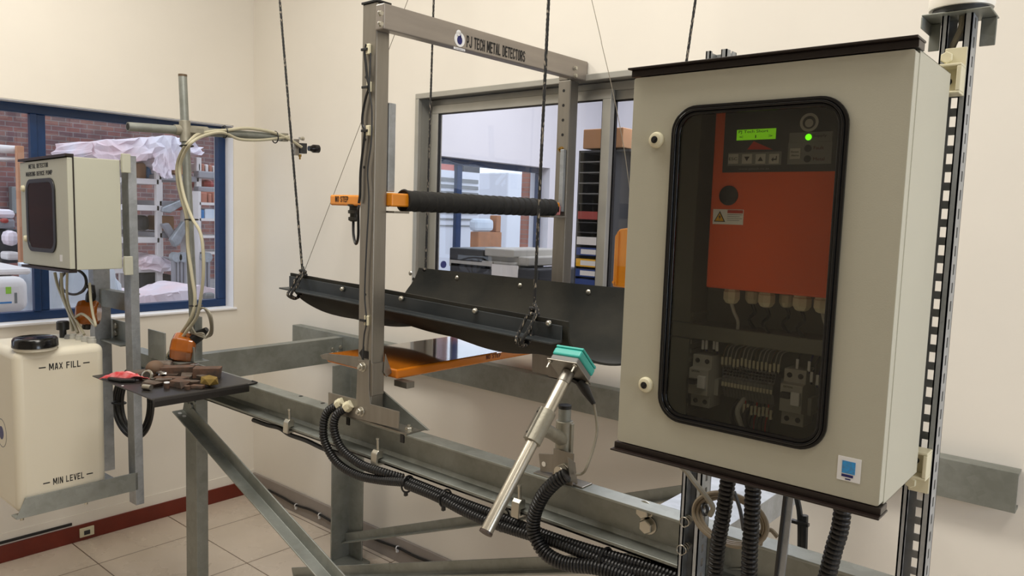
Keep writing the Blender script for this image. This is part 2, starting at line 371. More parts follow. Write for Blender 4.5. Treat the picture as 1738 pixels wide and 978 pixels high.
MT = dict(
    wall=mat('wall_paint', srgb(231, 225, 214), 0.75, noise=0.03, nscale=3, bump=0.06, bscale=25),
    wall_white=mat('white_wall_paint', srgb(226, 226, 232), 0.7, noise=0.03, nscale=2),
    ceiling=mat('ceiling_paint', srgb(235, 232, 225), 0.8),
    floor=tile_mat(),
    skirt_red=mat('red_skirting_paint', srgb(112, 36, 18), 0.35, noise=0.15, nscale=15),
    skirt_grey=mat('grey_skirting_paint', srgb(150, 142, 136), 0.5, noise=0.1, nscale=10),
    blue=mat('blue_window_paint', srgb(15, 50, 94), 0.35, noise=0.15, nscale=30),
    alu=mat('anodised_aluminium', srgb(176, 174, 166), 0.38, 0.55, noise=0.08, nscale=12),
    sill=mat('white_sill_paint', srgb(240, 240, 244), 0.5),
    glass=glass_mat('window_glass', (0.96, 0.97, 0.98, 1)),
    smoke=glass_mat('smoky_acrylic', (0.88, 0.88, 0.85, 1), 1.45),
    smoke2=glass_mat('dark_acrylic', (0.10, 0.10, 0.11, 1), 1.9),
    galv=galv_mat('galvanised_steel', srgb(128, 131, 124), srgb(160, 163, 158), 0.45, 0.55),
    galv2=galv_mat('bright_zinc_steel', srgb(150, 154, 156), srgb(190, 194, 200), 0.4, 0.6, 80),
    steel=mat('brushed_stainless', srgb(150, 145, 136), 0.36, 0.8, noise=0.12, nscale=8, rnoise=0.08, stretch=(6, 6, 0.7)),
    steel_bar=mat('brushed_stainless_bar', srgb(160, 153, 146), 0.38, 0.75, noise=0.12, nscale=6, rnoise=0.08, stretch=(6, 0.8, 6)),
    chrome=mat('bright_zinc_bolt', srgb(190, 186, 174), 0.28, 0.9),
    tubem=mat('satin_steel_tube', srgb(196, 190, 176), 0.3, 0.9, rnoise=0.08, nscale=10),
    cast=mat('cast_aluminium', srgb(160, 156, 142), 0.5, 0.6, noise=0.15, nscale=40, bump=0.15, bscale=180),
    rubber=mat('black_rubber', srgb(40, 40, 40), 0.55, noise=0.35, nscale=9, bump=0.12, bscale=90),
    belt=mat('dusty_rubber_belt', srgb(36, 37, 35), 0.8, spec=0.2, col2=srgb(54, 52, 46), nscale=5, bump=0.15, bscale=70),
    angle=mat('dark_painted_angle', srgb(48, 53, 56), 0.42, noise=0.2, nscale=15),
    black=mat('black_plastic', srgb(18, 18, 19), 0.4),
    blackg=mat('glossy_black_plastic', srgb(12, 12, 13), 0.18),
    cond=mat('corrugated_conduit_plastic', srgb(19, 18, 18), 0.45),
    foam=mat('black_foam_wrap', srgb(34, 33, 31), 0.85, noise=0.3, nscale=40, bump=0.2, bscale=200),
    orange=mat('orange_gloss_paint', srgb(228, 142, 34), 0.2, coat=0.4, noise=0.12, nscale=10),
    slab=mat('polished_orange_panel', srgb(212, 122, 30), 0.06, coat=1.0),
    contr=mat('controller_orange_paint', srgb(226, 88, 28), 0.4, noise=0.05, nscale=5),
    ral=mat('pebble_grey_powdercoat', srgb(183, 180, 163), 0.42, bump=0.05, bscale=500, noise=0.04, nscale=4),
    ral2=mat('small_cabinet_powdercoat', srgb(186, 186, 170), 0.42, bump=0.05, bscale=400),
    gasket=mat('brown_black_rain_lip', srgb(34, 26, 23), 0.28),
    ivory=mat('ivory_plastic', srgb(214, 207, 178), 0.4),
    tank=mat('milky_plastic', srgb(214, 207, 188), 0.42, sss=0.15),
    ink=mat('black_ink', srgb(18, 16, 15), 0.6),
    inkred=mat('dark_red_ink', srgb(70, 20, 12), 0.6),
    navy=mat('navy_ink', srgb(24, 26, 96), 0.5),
    white=mat('white_vinyl', srgb(228, 228, 228), 0.45),
    paper=mat('white_paper', srgb(232, 230, 226), 0.7),
    grey=mat('mid_grey_plastic', srgb(120, 120, 118), 0.5),
    dgrey=mat('dark_grey_panel', srgb(44, 46, 48), 0.4),
    lgrey=mat('light_grey_plastic', srgb(178, 176, 168), 0.5),
    plate=mat('mounting_plate_grey', srgb(120, 120, 110), 0.5, noise=0.1, nscale=8),
    lcd=mat('lcd_green', srgb(150, 220, 20), 0.4, emit=srgb(130, 215, 10), estr=0.55),
    led=mat('led_green', srgb(120, 255, 30), 0.3, emit=srgb(110, 255, 10), estr=2.2),
    amber=mat('amber_housing', srgb(166, 88, 16), 0.2, coat=0.6, noise=0.25, nscale=25),
    teal=mat('teal_plastic', srgb(58, 178, 166), 0.4),
    hose=mat('cream_hose', srgb(180, 174, 150), 0.35),
    cable_grey=mat('grey_cable', srgb(138, 132, 116), 0.5),
    cable_beige=mat('beige_cable', srgb(128, 115, 95), 0.5),
    rope=rope_mat(),
    wire=mat('thin_cord', srgb(120, 112, 98), 0.6),
    rust=mat('rusty_steel', srgb(100, 72, 55), 0.75, 0.1, col2=srgb(66, 55, 47), nscale=30, bump=0.3, bscale=120),
    rust2=mat('grey_rusty_steel', srgb(104, 94, 84), 0.65, 0.4, col2=srgb(80, 62, 50), nscale=40),
    tray=mat('black_tray_paint', srgb(36, 33, 31), 0.35, noise=0.3, nscale=8),
    redm=mat('red_wrapper', srgb(196, 24, 34), 0.3, col2=srgb(222, 150, 150), nscale=28),
    khaki=mat('khaki_ore', srgb(128, 104, 44), 0.85, noise=0.3, nscale=30),
    silver=mat('crumpled_foil', srgb(200, 200, 200), 0.2, 1.0),
    beige_ball=mat('scuffed_brown_ball', srgb(104, 80, 60), 0.7, noise=0.2, nscale=20),
    blue_label=mat('blue_print', srgb(44, 150, 216), 0.5, col2=srgb(70, 130, 180), nscale=300),
    yellow=mat('warning_yellow', srgb(236, 178, 20), 0.5),
    redlabel=mat('red_label', srgb(190, 50, 30), 0.5),
    dome=mat('opal_dome', srgb(240, 236, 226), 0.3, sss=0.1),
    brick=brick_mat('brick_courses', srgb(140, 92, 82), srgb(104, 78, 80), srgb(132, 120, 118), 2.2, 0.20, 0.55),
    brick2=brick_mat('brick_jamb', srgb(190, 120, 96), srgb(170, 104, 84), srgb(150, 140, 134), 6),
    yard=mat('concrete_yard', srgb(150, 145, 145), 0.85, noise=0.25, nscale=3),
    rackw=mat('white_painted_rack', srgb(222, 214, 210), 0.5),
    rackg=mat('grey_rack', srgb(150, 148, 152), 0.5, 0.2),
    plastic_sheet=mat('crumpled_plastic_sheet', srgb(228, 222, 230), 0.35, col2=srgb(232, 206, 208), nscale=3, bump=0.8, bscale=16),
    plastic_blue=mat('translucent_sheet', srgb(196, 206, 218), 0.35, col2=srgb(222, 226, 232), nscale=3, bump=0.6, bscale=9),
    card=mat('cardboard', srgb(186, 140, 100), 0.8, noise=0.1, nscale=10),
    card2=mat('terracotta_carton', srgb(178, 116, 96), 0.8, noise=0.1, nscale=10),
    wood=mat('raw_pine', srgb(196, 140, 104), 0.7, noise=0.2, nscale=12, stretch=(1, 1, 0.1)),
    wood2=mat('orange_pine', srgb(176, 112, 62), 0.6, noise=0.2, nscale=12),
    bluec=mat('blue_plastic', srgb(50, 120, 180), 0.4),
    bluefile=mat('blue_file_spine', srgb(24, 60, 130), 0.5),
    darkobj=mat('dark_machinery', srgb(52, 50, 52), 0.6, noise=0.4, nscale=8),
    redpart=mat('red_painted_part', srgb(160, 60, 50), 0.5),
    roof=mat('red_roof_tile', srgb(190, 110, 96), 0.8),
    pinkm=mat('pink_reflection', srgb(206, 130, 124), 0.5),
    brass=mat('brass', srgb(150, 120, 62), 0.3, 0.9),
    dkcast=mat('dark_cast_metal', srgb(60, 58, 52), 0.5, 0.4),
)

# ------------------------------------------------------------------ room shell
XL, YB, ZC = -3.77, 2.255, 3.3
b = B(); b.box(-3.97, 2.2, -2.2, 5.8, -0.1, 0); struct('floor', b, MT['floor'])
b = B(); b.box(-3.97, 2.4, -2.4, 5.8, ZC, ZC+0.1); struct('ceiling', b, MT['ceiling'])
def wall_open(axis, p0, p1, a0, a1, z0, z1, oa0, oa1, oz0, oz1):
    b = B()
    def bx(u0, u1, w0, w1):
        if axis == 'x': b.box(p0, p1, u0, u1, w0, w1)
        else: b.box(u0, u1, p0, p1, w0, w1)
    bx(a0, oa0, z0, z1); bx(oa1, a1, z0, z1); bx(oa0, oa1, z0, oz0); bx(oa0, oa1, oz1, z1)
    return b
# left wall with window opening
struct('wall_left', wall_open('x', -3.97, XL, -2.2, YB, 0, ZC, 0.05, 2.135, 1.056, 2.022), MT['wall'])
struct('wall_back', wall_open('y', YB, YB+0.15, XL-0.2, 2.2, 0, ZC, -2.475, -0.72, 1.14, 2.105), MT['wall'])
b = wall_open('x', 2.2, 2.4, -2.2, 5.8, 0, ZC, 0.1, 1.7, 0.95, 2.05); struct('wall_right', b, MT['wall'])
b = B(); b.box(-3.97, 2.4, -2.4, -2.2, 0, ZC); struct('wall_front', b, mat('bounce_tone_wall', srgb(168, 160, 148), .7, noise=.1, nscale=5))  # unseen wall, its tone set for the light it bounces onto the cabinet
# neighbouring office
Y3 = A(932, 330, 'X', XL).y
struct('wall_office_left', wall_open('x', -3.97, XL, YB+0.15, 5.8, 0, ZC, 3.30, Y3, 1.08, 1.99), MT['wall_white'])
b = B(); b.box(-3.97, 2.4, 5.6, 5.8, 0, ZC); struct('wall_office_back', b, MT['wall_white'])
# skirtings
b = B(); b.box(XL, XL+0.014, -2.2, YB, 0, 0.078); struct('baseboard_left', b, MT['skirt_red'], bevel=0.002)
b = B(); b.box(XL+0.014, 2.2, YB-0.014, YB, 0, 0.115); struct('baseboard_back', b, MT['skirt_grey'], bevel=0.002)
# thin dark trunking line above the skirting
p0 = A(0, 936, 'X', XL+0.01)
b = B(); b.box(XL, XL+0.012, -1.0, A(121, 905, 'X', XL)[1], 0.086, 0.098); struct('trim_1', b, MT['black'])
b = B(); b.box(XL, XL+0.006, -2.2, YB, 0.078, 0.13); struct('trim_2', b, MT['wall'])

# window 1 (blue steel sliding window in the left wall)
XW = -3.86
def window_blue(name, y0, y1, z0, z1, ymull, sashw=0.05, pane2=True):
    b = B(); t = 0.042
    for (a0, a1, c0, c1) in ((y0, y1, z1-t, z1), (y0, y1, z0, z0+t), (y0, y0+t, z0+t, z1-t), (y1-t, y1, z0+t, z1-t)):
        b.box(XW-0.03, XW+0.012, a0, a1, c0, c1)
    root = struct(name, b, MT['blue'], bevel=0.003)
    b = B(); b.box(XW-0.012, XW+0.02, ymull, ymull+0.028, z0+t, z1-t); obj('window_mullion', b, MT['blue'], root, bevel=0.003)
    b = B(); b.box(XW-0.03, XW+0.006, ymull+0.03, ymull+0.066, z0+t, z1-t); obj('window_sash_rail', b, MT['blue'], root, bevel=0.003)
    b = B(); b.box(XW-0.011, XW-0.007, y0+t, ymull+0.01, z0+t, z1-t); obj('window_pane', b, MT['glass'], root)
    b = B(); b.box(XW-0.024, XW-0.020, ymull+0.05, y1-t, z0+t, z1-t); obj('window_pane', b, MT['glass'], root)
    return root
ym = A(52, 350, 'X', XW)[1]
w1 = window_blue('window_1', 0.05, 2.135, 1.056, 2.022, ym)
b = B(); b.box(XW+0.012, XL+0.012, 0.03, 2.15, 1.046, 1.058); obj('window_sill', b, MT['sill'], w1, bevel=0.003)
b = B(); b.box(XW+0.012, XL, 2.133, 2.136, 1.058, 2.022); b.box(XW+0.012, XL, 0.05, 2.135, 2.020, 2.024); obj('window_reveal', b, MT['sill'], w1)
w3 = window_blue('window_3', 3.30, Y3, 1.08, 1.99, A(772, 330, 'X', XW).y)
b = B(); b.box(XW+0.012, XL+0.01, 3.28, Y3+.02, 1.07, 1.082); obj('window_sill', b, MT['sill'], w3)

# window 2 (aluminium sliding window in the back wall)
def frame_rect(b, x0, x1, z0, z1, y0, y1, t):
    b.box(x0, x1, y0, y1, z1-t, z1); b.box(x0, x1, y0, y1, z0, z0+t); b.box(x0, x0+t, y0, y1, z0+t, z1-t); b.box(x1-t, x1, y0, y1, z0+t, z1-t)
b = B(); frame_rect(b, -2.475, -0.72, 1.14, 2.105, YB-0.012, YB+0.008, 0.022)
frame_rect(b, -2.470, -0.725, 1.145, 2.10, YB+0.008, YB+0.12, 0.012)
frame_rect(b, -2.455, -0.74, 1.16, 2.085, YB+0.06, YB+0.105, 0.03)
w2 = struct('window_2', b, MT['alu'], bevel=0.002)
b = B(); frame_rect(b, -2.428, -1.515, 1.185, 2.06, YB+0.045, YB+0.07, 0.036); obj('window_sash', b, MT['alu'], w2, bevel=0.002)
b = B(); frame_rect(b, -1.56, -0.765, 1.185, 2.06, YB+0.078, YB+0.10, 0.036); obj('window_sash', b, MT['alu'], w2, bevel=0.002)
b = B(); frame_rect(b, -2.394, -1.549, 1.219, 2.026, YB+0.05, YB+0.062, 0.006); frame_rect(b, -1.524, -0.80, 1.22, 2.025, YB+0.083, YB+0.095, 0.006); obj('glazing_gasket', b, MT['black'], w2)
b = B(); b.box(-2.394, -1.549, YB+0.055, YB+0.058, 1.219, 2.026); obj('window_pane', b, MT['glass'], w2)
b = B(); b.box(-1.524, -0.80, YB+0.088, YB+0.091, 1.22, 2.025); obj('window_pane', b, MT['glass'], w2)

# socket on the red skirting
t = thing('wall_socket', 'small ivory socket set in the red-brown skirting under the tank', 'socket', (XL+0.014, A(147, 905, 'X', XL)[1], 0.03))
yy = A(147, 907, 'X', XL+0.014)[1]
b = B(); b.box(XL+0.014, XL+0.022, yy-0.032, yy+0.032, 0.018, 0.062); obj('socket_plate', b, MT['ivory'], t, bevel=0.002)
b = B(); b.box(XL+0.022, XL+0.026, yy-0.014, yy+0.012, 0.028, 0.048); obj('socket_insert', b, MT['dgrey'], t, bevel=0.001)
# cable clipped along the grey skirting
pts = [A(x, y, 'Y', YB-0.02) for x, y in ((455, 832), (480, 845), (503, 858), (525, 865), (543, 874), (570, 889), (600, 897), (640, 917), (675, 930), (705, 945), (735, 957), (760, 972), (800, 994))]
t = thing('skirting_cable', 'black cable clipped along the top of the grey skirting on the back wall', 'cable', pts[3])
b = B(); b.tube(spline(pts, 5), 0.006, 8); obj('cable', b, MT['black'], t, smooth=True)
for q in (2, 4, 8, 10):
    b = B(); b.torus(pts[q]+V((0, -0.002, 0)), pts[q+1]-pts[q-1], 0.0085, 0.003, 12, 6); b.box(pts[q].x-0.004, pts[q].x+0.004, pts[q].y-0.008, pts[q].y+0.004, pts[q].z-0.02, pts[q].z-0.004); obj('cable_clip', b, MT['white'], t, smooth=True)

# ------------------------------------------------------------------ conveyor frame (galvanised)
fr = thing('conveyor_frame', 'galvanised steel conveyor support frame of channels, legs and braces against the back wall', 'frame', (-2.7, 1.38, 0))
def channel_open_front(b, x0, x1, y0, y1, z0, z1, t=0.006):
    b.box(x0, x1, y1-t, y1, z0, z1); b.box(x0, x1, y0, y1-t, z1-t, z1); b.box(x0, x1, y0, y1-t, z0, z0+t)
b = B()
prof = [(1.355, .906), (1.355, .899), (1.405, .899), (1.405, 1.0), (1.355, 1.0), (1.355, .9945), (1.388, .990), (1.394, .982), (1.394, .922), (1.386, .912)]
b.prism([(-2.985, y, z) for y, z in prof], (2.745, 0, 0))
beam = obj('front_beam', b, MT['galv'], fr, bevel=0.001)
for x, z in ((-0.775, .952), (-0.785, .983)):
    b = B(); b.cyl((x, 1.394, z), (x, 1.391, z), 0.02, 24); b.hexnut((x, 1.391, z), (0, -1, 0), 0.0165, 0.014); obj('hex_bolt', b, MT['chrome'], beam, bevel=0.0008)
b = B(); b.prism([(-3.315, y, z) for y, z in ((2.25, 1.01), (2.2, 1.01), (2.2, .908), (2.25, .908), (2.25, .916), (2.206, .918), (2.206, 1.0), (2.25, 1.002))], (3.105, 0, 0))
obj('rear_rail', b, MT['galv'], fr, bevel=0.001)
b = B(); b.prism([(x, 1.405, z) for x, z in ((-2.95, 1.0), (-2.9, 1.0), (-2.9, .885), (-2.95, .885), (-2.95, .892), (-2.906, .894), (-2.906, .992), (-2.95, .994))], (0, .795, 0))
xb = obj('cross_beam', b, MT['galv'], fr, bevel=0.001)
for zz, yy in ((.95, 2.14), (.93, 2.17), (.955, 2.185), (.93, 2.14)):
    b = B(); b.hexnut((-2.9, yy, zz), (1, 0, 0), 0.009, 0.008); obj('hex_bolt', b, MT['chrome'], xb)
b = B(); b.prism([(x, 1.405, z) for x, z in ((-.757, 1.0), (-.60, 1.0), (-.60, .94), (-.607, .94), (-.607, .993), (-.75, .993), (-.75, .94), (-.757, .94))], (0, .795, 0))
obj('cross_beam', b, MT['galv2'], fr, bevel=0.001)
# legs
b = B(); b.prism([(x, y, 0) for x, y in ((-2.752, 1.36), (-2.668, 1.36), (-2.668, 1.405), (-2.676, 1.405), (-2.676, 1.368), (-2.744, 1.368), (-2.744, 1.405), (-2.752, 1.405))], (0, 0, .9))
lg = obj('leg', b, MT['galv'], fr, bevel=0.001)
b = B(); b.hexnut((-2.70, 1.36, .852), (0, -1, 0), 0.012, 0.009); b.hexnut((-2.675, 1.36, .868), (0, -1, 0), 0.008, 0.006); obj('hex_bolt', b, MT['galv'], lg)
b = B(); b.prism([(x, y, 0.012) for x, y in ((-2.735, 2.02), (-2.727, 2.02), (-2.727, 2.117), (-2.635, 2.117), (-2.635, 2.125), (-2.735, 2.125))], (0, 0, .9))
l2 = obj('leg', b, MT['galv'], fr, bevel=0.001)
b = B(); b.box(-2.75, -2.605, 2.005, 2.145, 0, 0.012); obj('base_plate', b, MT['galv'], l2, bevel=0.003)
b = B(); b.prism([(x, y, 0.012) for x, y in ((-.90, 2.1), (-.83, 2.1), (-.83, 2.19), (-.838, 2.19), (-.838, 2.108), (-.90, 2.108))], (0, 0, .9))
l3 = obj('leg', b, MT['galv'], fr, bevel=0.001)
b = B(); b.box(-.94, -.80, 2.07, 2.21, 0, 0.012); obj('base_plate', b, MT['galv'], l3, bevel=0.003)
b = B(); b.box(-.40, -.32, 1.362, 1.40, 0, .9); obj('leg', b, MT['galv'], fr, bevel=0.002)
# diagonal angle braces: web flat plus lower flange standing toward the viewer
def angle_brace(name, P, Q, wd, out, parent, flip=False, t=0.006, endcut=0.0):
    P, Q = V(P), V(Q); d = (Q-P).normalized(); n = V((0, -1, 0)); up = n.cross(d); up = up if up.z > 0 else -up
    b = B()
    b.hexa([p + up*s_*wd/2 + n*k for k in (0, t) for p in (P, Q) for s_ in (-1, 1)])
    c = P - up*0.0
    s2 = 1 if flip else -1
    return obj(name, b, MT['galv'], parent, bevel=0.001), d, up, n
def L_brace(P, Q, w_face, out, parent):
    """angle section: one leg flat in the XZ plane, the other stands out along -Y from its middle edge"""
    P, Q = V(P), V(Q); d = (Q-P).normalized(); n = V((0, -1, 0)); up = V((-d.z, 0, d.x)); up = up if up.z > 0 else -up
    sec = [(0, 0), (w_face, 0), (w_face, 0.005), (0.005, 0.005), (0.005, out), (0, out)]
    pts = [P + up*a + n*c for a, c in sec]
    b = B(); b.prism(pts, Q-P); return obj('diagonal_brace', b, MT['galv'], parent, bevel=0.001)
P0, Q0 = A(292, 700, 'Y', 1.315), A(521, 963, 'Y', 1.315)
P0.y = Q0.y = 1.36
br1 = L_brace(P0, P0+(Q0-P0)*2.2, 0.048, 0.045, fr)
dd = (Q0-P0).normalized(); un = V((-dd.z, 0, dd.x)); un = un if un.z > 0 else -un
for s_, o_ in ((.022, .026), (.045, .020)):
    c = P0 + dd*s_ + V((0, -o_, 0)) + un*.0052; b = B(); b.cyl(c, c+un*.0006, .007, 16); obj('bolt_hole', b, MT['white'], br1)
P, Q = A(597, 917, 'Y', 2.1), A(850, 886, 'Y', 2.1)
L_brace(V((-2.72, 2.1, P.z-0.02)), V((-2.72, 2.1, P.z-0.02)) + (Q-V((-2.72, 2.1, P.z-0.02)))*2.2, 0.04, 0.03, fr)
P, Q = A(500, 981, 'Y', 1.42), A(1052, 966, 'Y', 1.42)
L_brace(P, P+(Q-P)*1.25, 0.035, 0.03, fr)
b = B(); b.prism([A(x, y, 'Y', 1.407) for x, y in ((630, 648), (652, 666), (728, 731), (690, 731), (630, 716))], (0, .005, 0)); obj('gusset_plate', b, MT['galv'], fr, bevel=.001)
for x, y in ((510.6, 672.7), (547.8, 684.6)):
    c = A(x, y, 'Z', 1.0); b = B(); b.cyl(c, c+V((0, 0, .0006)), .007, 16); obj('bolt_hole', b, MT['ink'], beam)
# clamp brackets at the left end of the frame, carrying the pump stand
def Lx(b, x0, x1, y, z, h, d, t=0.006):
    b.box(x0, x1, y, y+t, z, z+h); b.box(x0, x1, y-d, y, z, z+t)
b = B(); b.box(-3.34, -3.14, 1.32, 1.326, 1.03, 1.115); b.box(-3.34, -3.10, 1.27, 1.32, 1.03, 1.036)
bk = obj('end_bracket', b, MT['galv'], fr, bevel=0.001)
for zz in (1.06, 1.09):
    b = B(); b.hexnut((-3.255, 1.32, zz), (0, -1, 0), 0.013, 0.009); obj('hex_bolt', b, MT['chrome'], bk)
b = B(); b.box(-2.98, -2.84, 1.325, 1.331, 1.0, 1.112); obj('end_bracket', b, MT['galv'], fr, bevel=0.001)
b = B(); b.box(-3.20, -2.985, 1.34, 1.40, .93, 1.0); obj('end_bracket', b, MT['galv'], fr, bevel=0.002)

# c-clamps on the bottom lip of the beam
for px, py, lb in ((490, 712, 'zinc beam clamp left of the gantry foot on the lower lip of the beam'), (640, 768, 'zinc beam clamp just right of the gantry foot on the lower lip of the beam'), (880, 852, 'zinc beam clamp below the tilted sensor tube on the lower lip of the beam')):
    c = A(px, py, 'Y', 1.35); cx = c.x
    t = thing('beam_clamp', lb, 'clamp', (cx, 1.35, 0.885), 'beam clamps holding the cable bundle')
    b = B()
    b.prism([(cx-0.012, y, z) for y, z in ((1.362, .932), (1.346, .934), (1.338, .926), (1.336, .89), (1.375, .89), (1.375, .8975), (1.345, .8975), (1.345, .9105), (1.362, .9105))], (0.024, 0, 0))
    obj('clamp_body', b, MT['chrome'], t, bevel=0.002)
    b = B(); b.cyl((cx+0.001, 1.354, .907), (cx-0.002, 1.354, .962), 0.0042, 10); b.lathe((cx-0.002, 1.354, .96), (0, 0, 1), [(0, .0045), (.003, .006), (.006, .005)], 12); obj('clamp_screw', b, MT['chrome'], t, smooth=True)

# ------------------------------------------------------------------ stainless gantry
g = thing('detector_gantry', 'brushed stainless gantry frame with printed top bar straddling the trough', 'gantry', (-1.68, 1.37, 1.0))
b = B(); b.prism([(x, y, 1.004) for x, y in ((-1.71, 1.351), (-1.65, 1.351), (-1.65, 1.397), (-1.71, 1.397))], (0, 0, 1.156))
post = obj('post', b, MT['steel'], g, bevel=0.003)
b = B(); b.box(-1.713, -1.647, 1.348, 1.40, 2.16, 2.166); obj('end_cap', b, MT['black'], post, bevel=0.001)
# holes in post
for x, y in ((618, 284), (620, 500), (619, 547), (621, 131), (620, 237)):
    c = A(x, y, 'Y', 1.351); b = B(); b.cyl(c, c+V((0, -0.0006, 0)), 0.0042, 14); obj('post_hole', b, MT['black'], post)
c = A(618, 601, 'Y', 1.351)
b = B(); b.prism([c+V((a, 0, z)) for a, z in ((-.022, 0), (0, .022), (0, .01), (.02, .01), (.02, -.012), (0, -.012), (0, -.024))], (0, -0.0008, 0)); obj('arrow_mark', b, MT['ink'], post)
# foot plates
b = B()
fp = [(557, 666), (604, 678), (607, 611), (626, 612), (626, 664), (628, 686), (651, 692), (677, 699), (676, 728), (594, 708), (557, 698)]
b.prism([A(x, y, 'Y', 1.347) for x, y in fp], (0, 0.004, 0))
fo = obj('foot_plate', b, MT['steel'], g, bevel=0.001)
b = B(); b.box(-1.66, -1.646, 1.352, 1.395, 1.08, 1.175); obj('side_flange', b, MT['steel'], fo, bevel=0.002)
b = B(); b.box(-1.84, -1.50, 1.352, 1.42, 1.0, 1.004); obj('foot_flange', b, MT['steel'], fo)
for x, y in ((613, 699), (616, 623), (694, 715)):
    c = A(x, y, 'Y', 1.347)
    if x == 694: c = V((-1.515, 1.375, 1.004)); ax = (0, 0, 1)
    else: ax = (0, -1, 0)
    b = B(); b.cyl(c, c+V(ax)*0.002, 0.014, 20); b.hexnut(c+V(ax)*0.002, ax, 0.011, 0.01); b.cyl(c+V(ax)*0.012, c+V(ax)*0.018, 0.005, 10); obj('hex_bolt', b, MT['chrome'], fo, bevel=0.0006)
for x, y in ((590, 713), (682, 740)):
    c = A(x, y, 'Y', 1.353); b = B(); b.box(c.x-.007, c.x+.007, 1.353, 1.357, .975, .997); obj('bolt_slot', b, MT['black'], fo)
# cable ties and white bases up the post
for x, y in ((628, 84), (629, 148), (628, 222), (625, 544)):
    c = A(x, y, 'Y', 1.351)
    b = B(); b.box(c.x-.008, c.x+.006, 1.342, 1.351, c.z-.014, c.z+.014); q = obj('cable_tie_base', b, MT['ivory'], post, bevel=0.002)
    b = B(); b.box(c.x-.024, c.x+.002, 1.338, 1.343, c.z-.004, c.z+.003); obj('cable_tie', b, MT['black'], q, bevel=0.001)
def cabl(name, pts, r, m, parent, n=7): 
    b = B(); b.tube(spline(pts, 8), r, 8); return obj(name, b, m, parent, smooth=True)
cabl('cable', [A(x, y, 'Y', 1.343) for x, y in ((622, 75), (619, 90), (621, 110), (623, 130), (626, 148), (621, 165), (616, 190), (615, 210), (619, 222), (617, 245), (612, 290), (611, 330), (609, 345))], 0.0035, MT['black'], post)
cabl('cable', [A(x, y, 'Y', 1.343) for x, y in ((629, 90), (627, 150), (631, 185), (630, 240), (624, 290), (626, 340), (622, 420), (619, 500), (622, 545), (618, 570), (615, 610))], 0.0022, MT['dgrey'], post)
# top bar
xb0, xb1 = V((-1.648, 1.345, 0)), V((-1.622, 2.252, 0))
b = B()
def barpt(s, z, o): 
    p = xb0.lerp(xb1, s); return V((p.x+o, p.y, z))
b.hexa([barpt(0, 2.083, 0), barpt(0, 2.083, .035), barpt(1, 2.083, 0), barpt(1, 2.083, .035), barpt(0, 2.150, 0), barpt(0, 2.150, .035), barpt(1, 2.150, 0), barpt(1, 2.150, .035)])
bar = obj('top_bar', b, MT['steel_bar'], g, bevel=0.003)
XB = lambda px, py: A(px, py, 'X', -1.648+0.035+0.0004+0.011)
def bar_surface(px, py):
    # intersect the sight line with the printed face of the bar
    n = V((xb1-xb0)).cross(V((0, 0, 1))).normalized(); p0 = xb0+V((0.0352, 0, 0)); d = V(ray(px, py)); o = V((0, 0, HC))
    return o + d*((p0-o).dot(n)/d.dot(n))
bd = (xb1-xb0).normalized()
q0, q1 = bar_surface(792, 73), bar_surface(891, 98)
zc = (bar_surface(792, 73).z+bar_surface(891, 98).z)/2
nrm = bd.cross(V((0, 0, 1)))
lettering('bar_lettering', 'PJ TECH METAL DETECTORS', (q0+q1)/2+nrm*0.0003+V((0, 0, .004)), bd, (0, 0, 1), (q1-q0).length, 0.034, MT['ink'], bar, bold=0.05)
cs = bar_surface(780, 69)+V((0, 0, .003))
b = B()
def face_disc(c, rx, rz, n=28): return [c + bd*math.cos(2*PI*k/n)*rx + V((0, 0, 1))*math.sin(2*PI*k/n)*rz for k in range(n)]
b.prism(face_disc(cs, .021, .021), nrm*0.0006); b.prism(face_disc(cs+V((0, 0, .016))-bd*.004, .010, .011), nrm*0.0006)
b.hexa([cs + bd*a + V((0, 0, z)) + nrm*k for k in (0, .0006) for z in (-.030, -.024) for a in (-.023, .023)])
st = obj('logo_sticker', b, MT['white'], bar)
b = B(); b.prism(face_disc(cs+V((0, 0, -.002)), .0105, .0125), nrm*0.0009); b.prism(face_disc(cs+V((0, 0, .008))+bd*.003, .003, .006), nrm*0.0009)
obj('logo_mark', b, MT['navy'], st)
lettering('logo_text', 'www.pjtech.co.za', cs+V((0, 0, -.027))+nrm*0.0006, bd, (0, 0, 1), .038, .003, MT['navy'], st, thick=.0003)
for px, py in ((645, 23), (645, 41), (976, 116), (976, 129)):
    c = bar_surface(px, py); b = B(); b.cyl(c, c+nrm*.002, .0085, 20); b.hexnut(c+nrm*.002, nrm, .0072, .006); obj('hex_bolt', b, MT['chrome'], bar, bevel=.0005)
# rear post
b = B(); b.box(-1.675, -1.622, 2.2, 2.25, 1.012, 2.083); b.box(-1.675, -1.635, 2.2, 2.25, 2.083, 2.155)
rp = obj('post', b, MT['steel'], g, bevel=0.003)
b = B(); b.box(-1.68, -1.628, 2.198, 2.252, 2.155, 2.159); obj('end_cap', b, MT['black'], rp)
for py in (154, 179, 204, 229, 254):
    c = A(957-(py-154)*.03, py, 'Y', 2.2); b = B(); b.cyl(c, c+V((0, -.0006, 0)), .0055, 14); obj('post_hole', b, MT['black'], rp)
b = B(); b.prism([A(x, y, 'Y', 2.194) for x, y in ((903, 597), (962, 604), (962, 644), (903, 631))], (0, .004, 0)); obj('foot_plate', b, MT['steel'], g, bevel=.001)
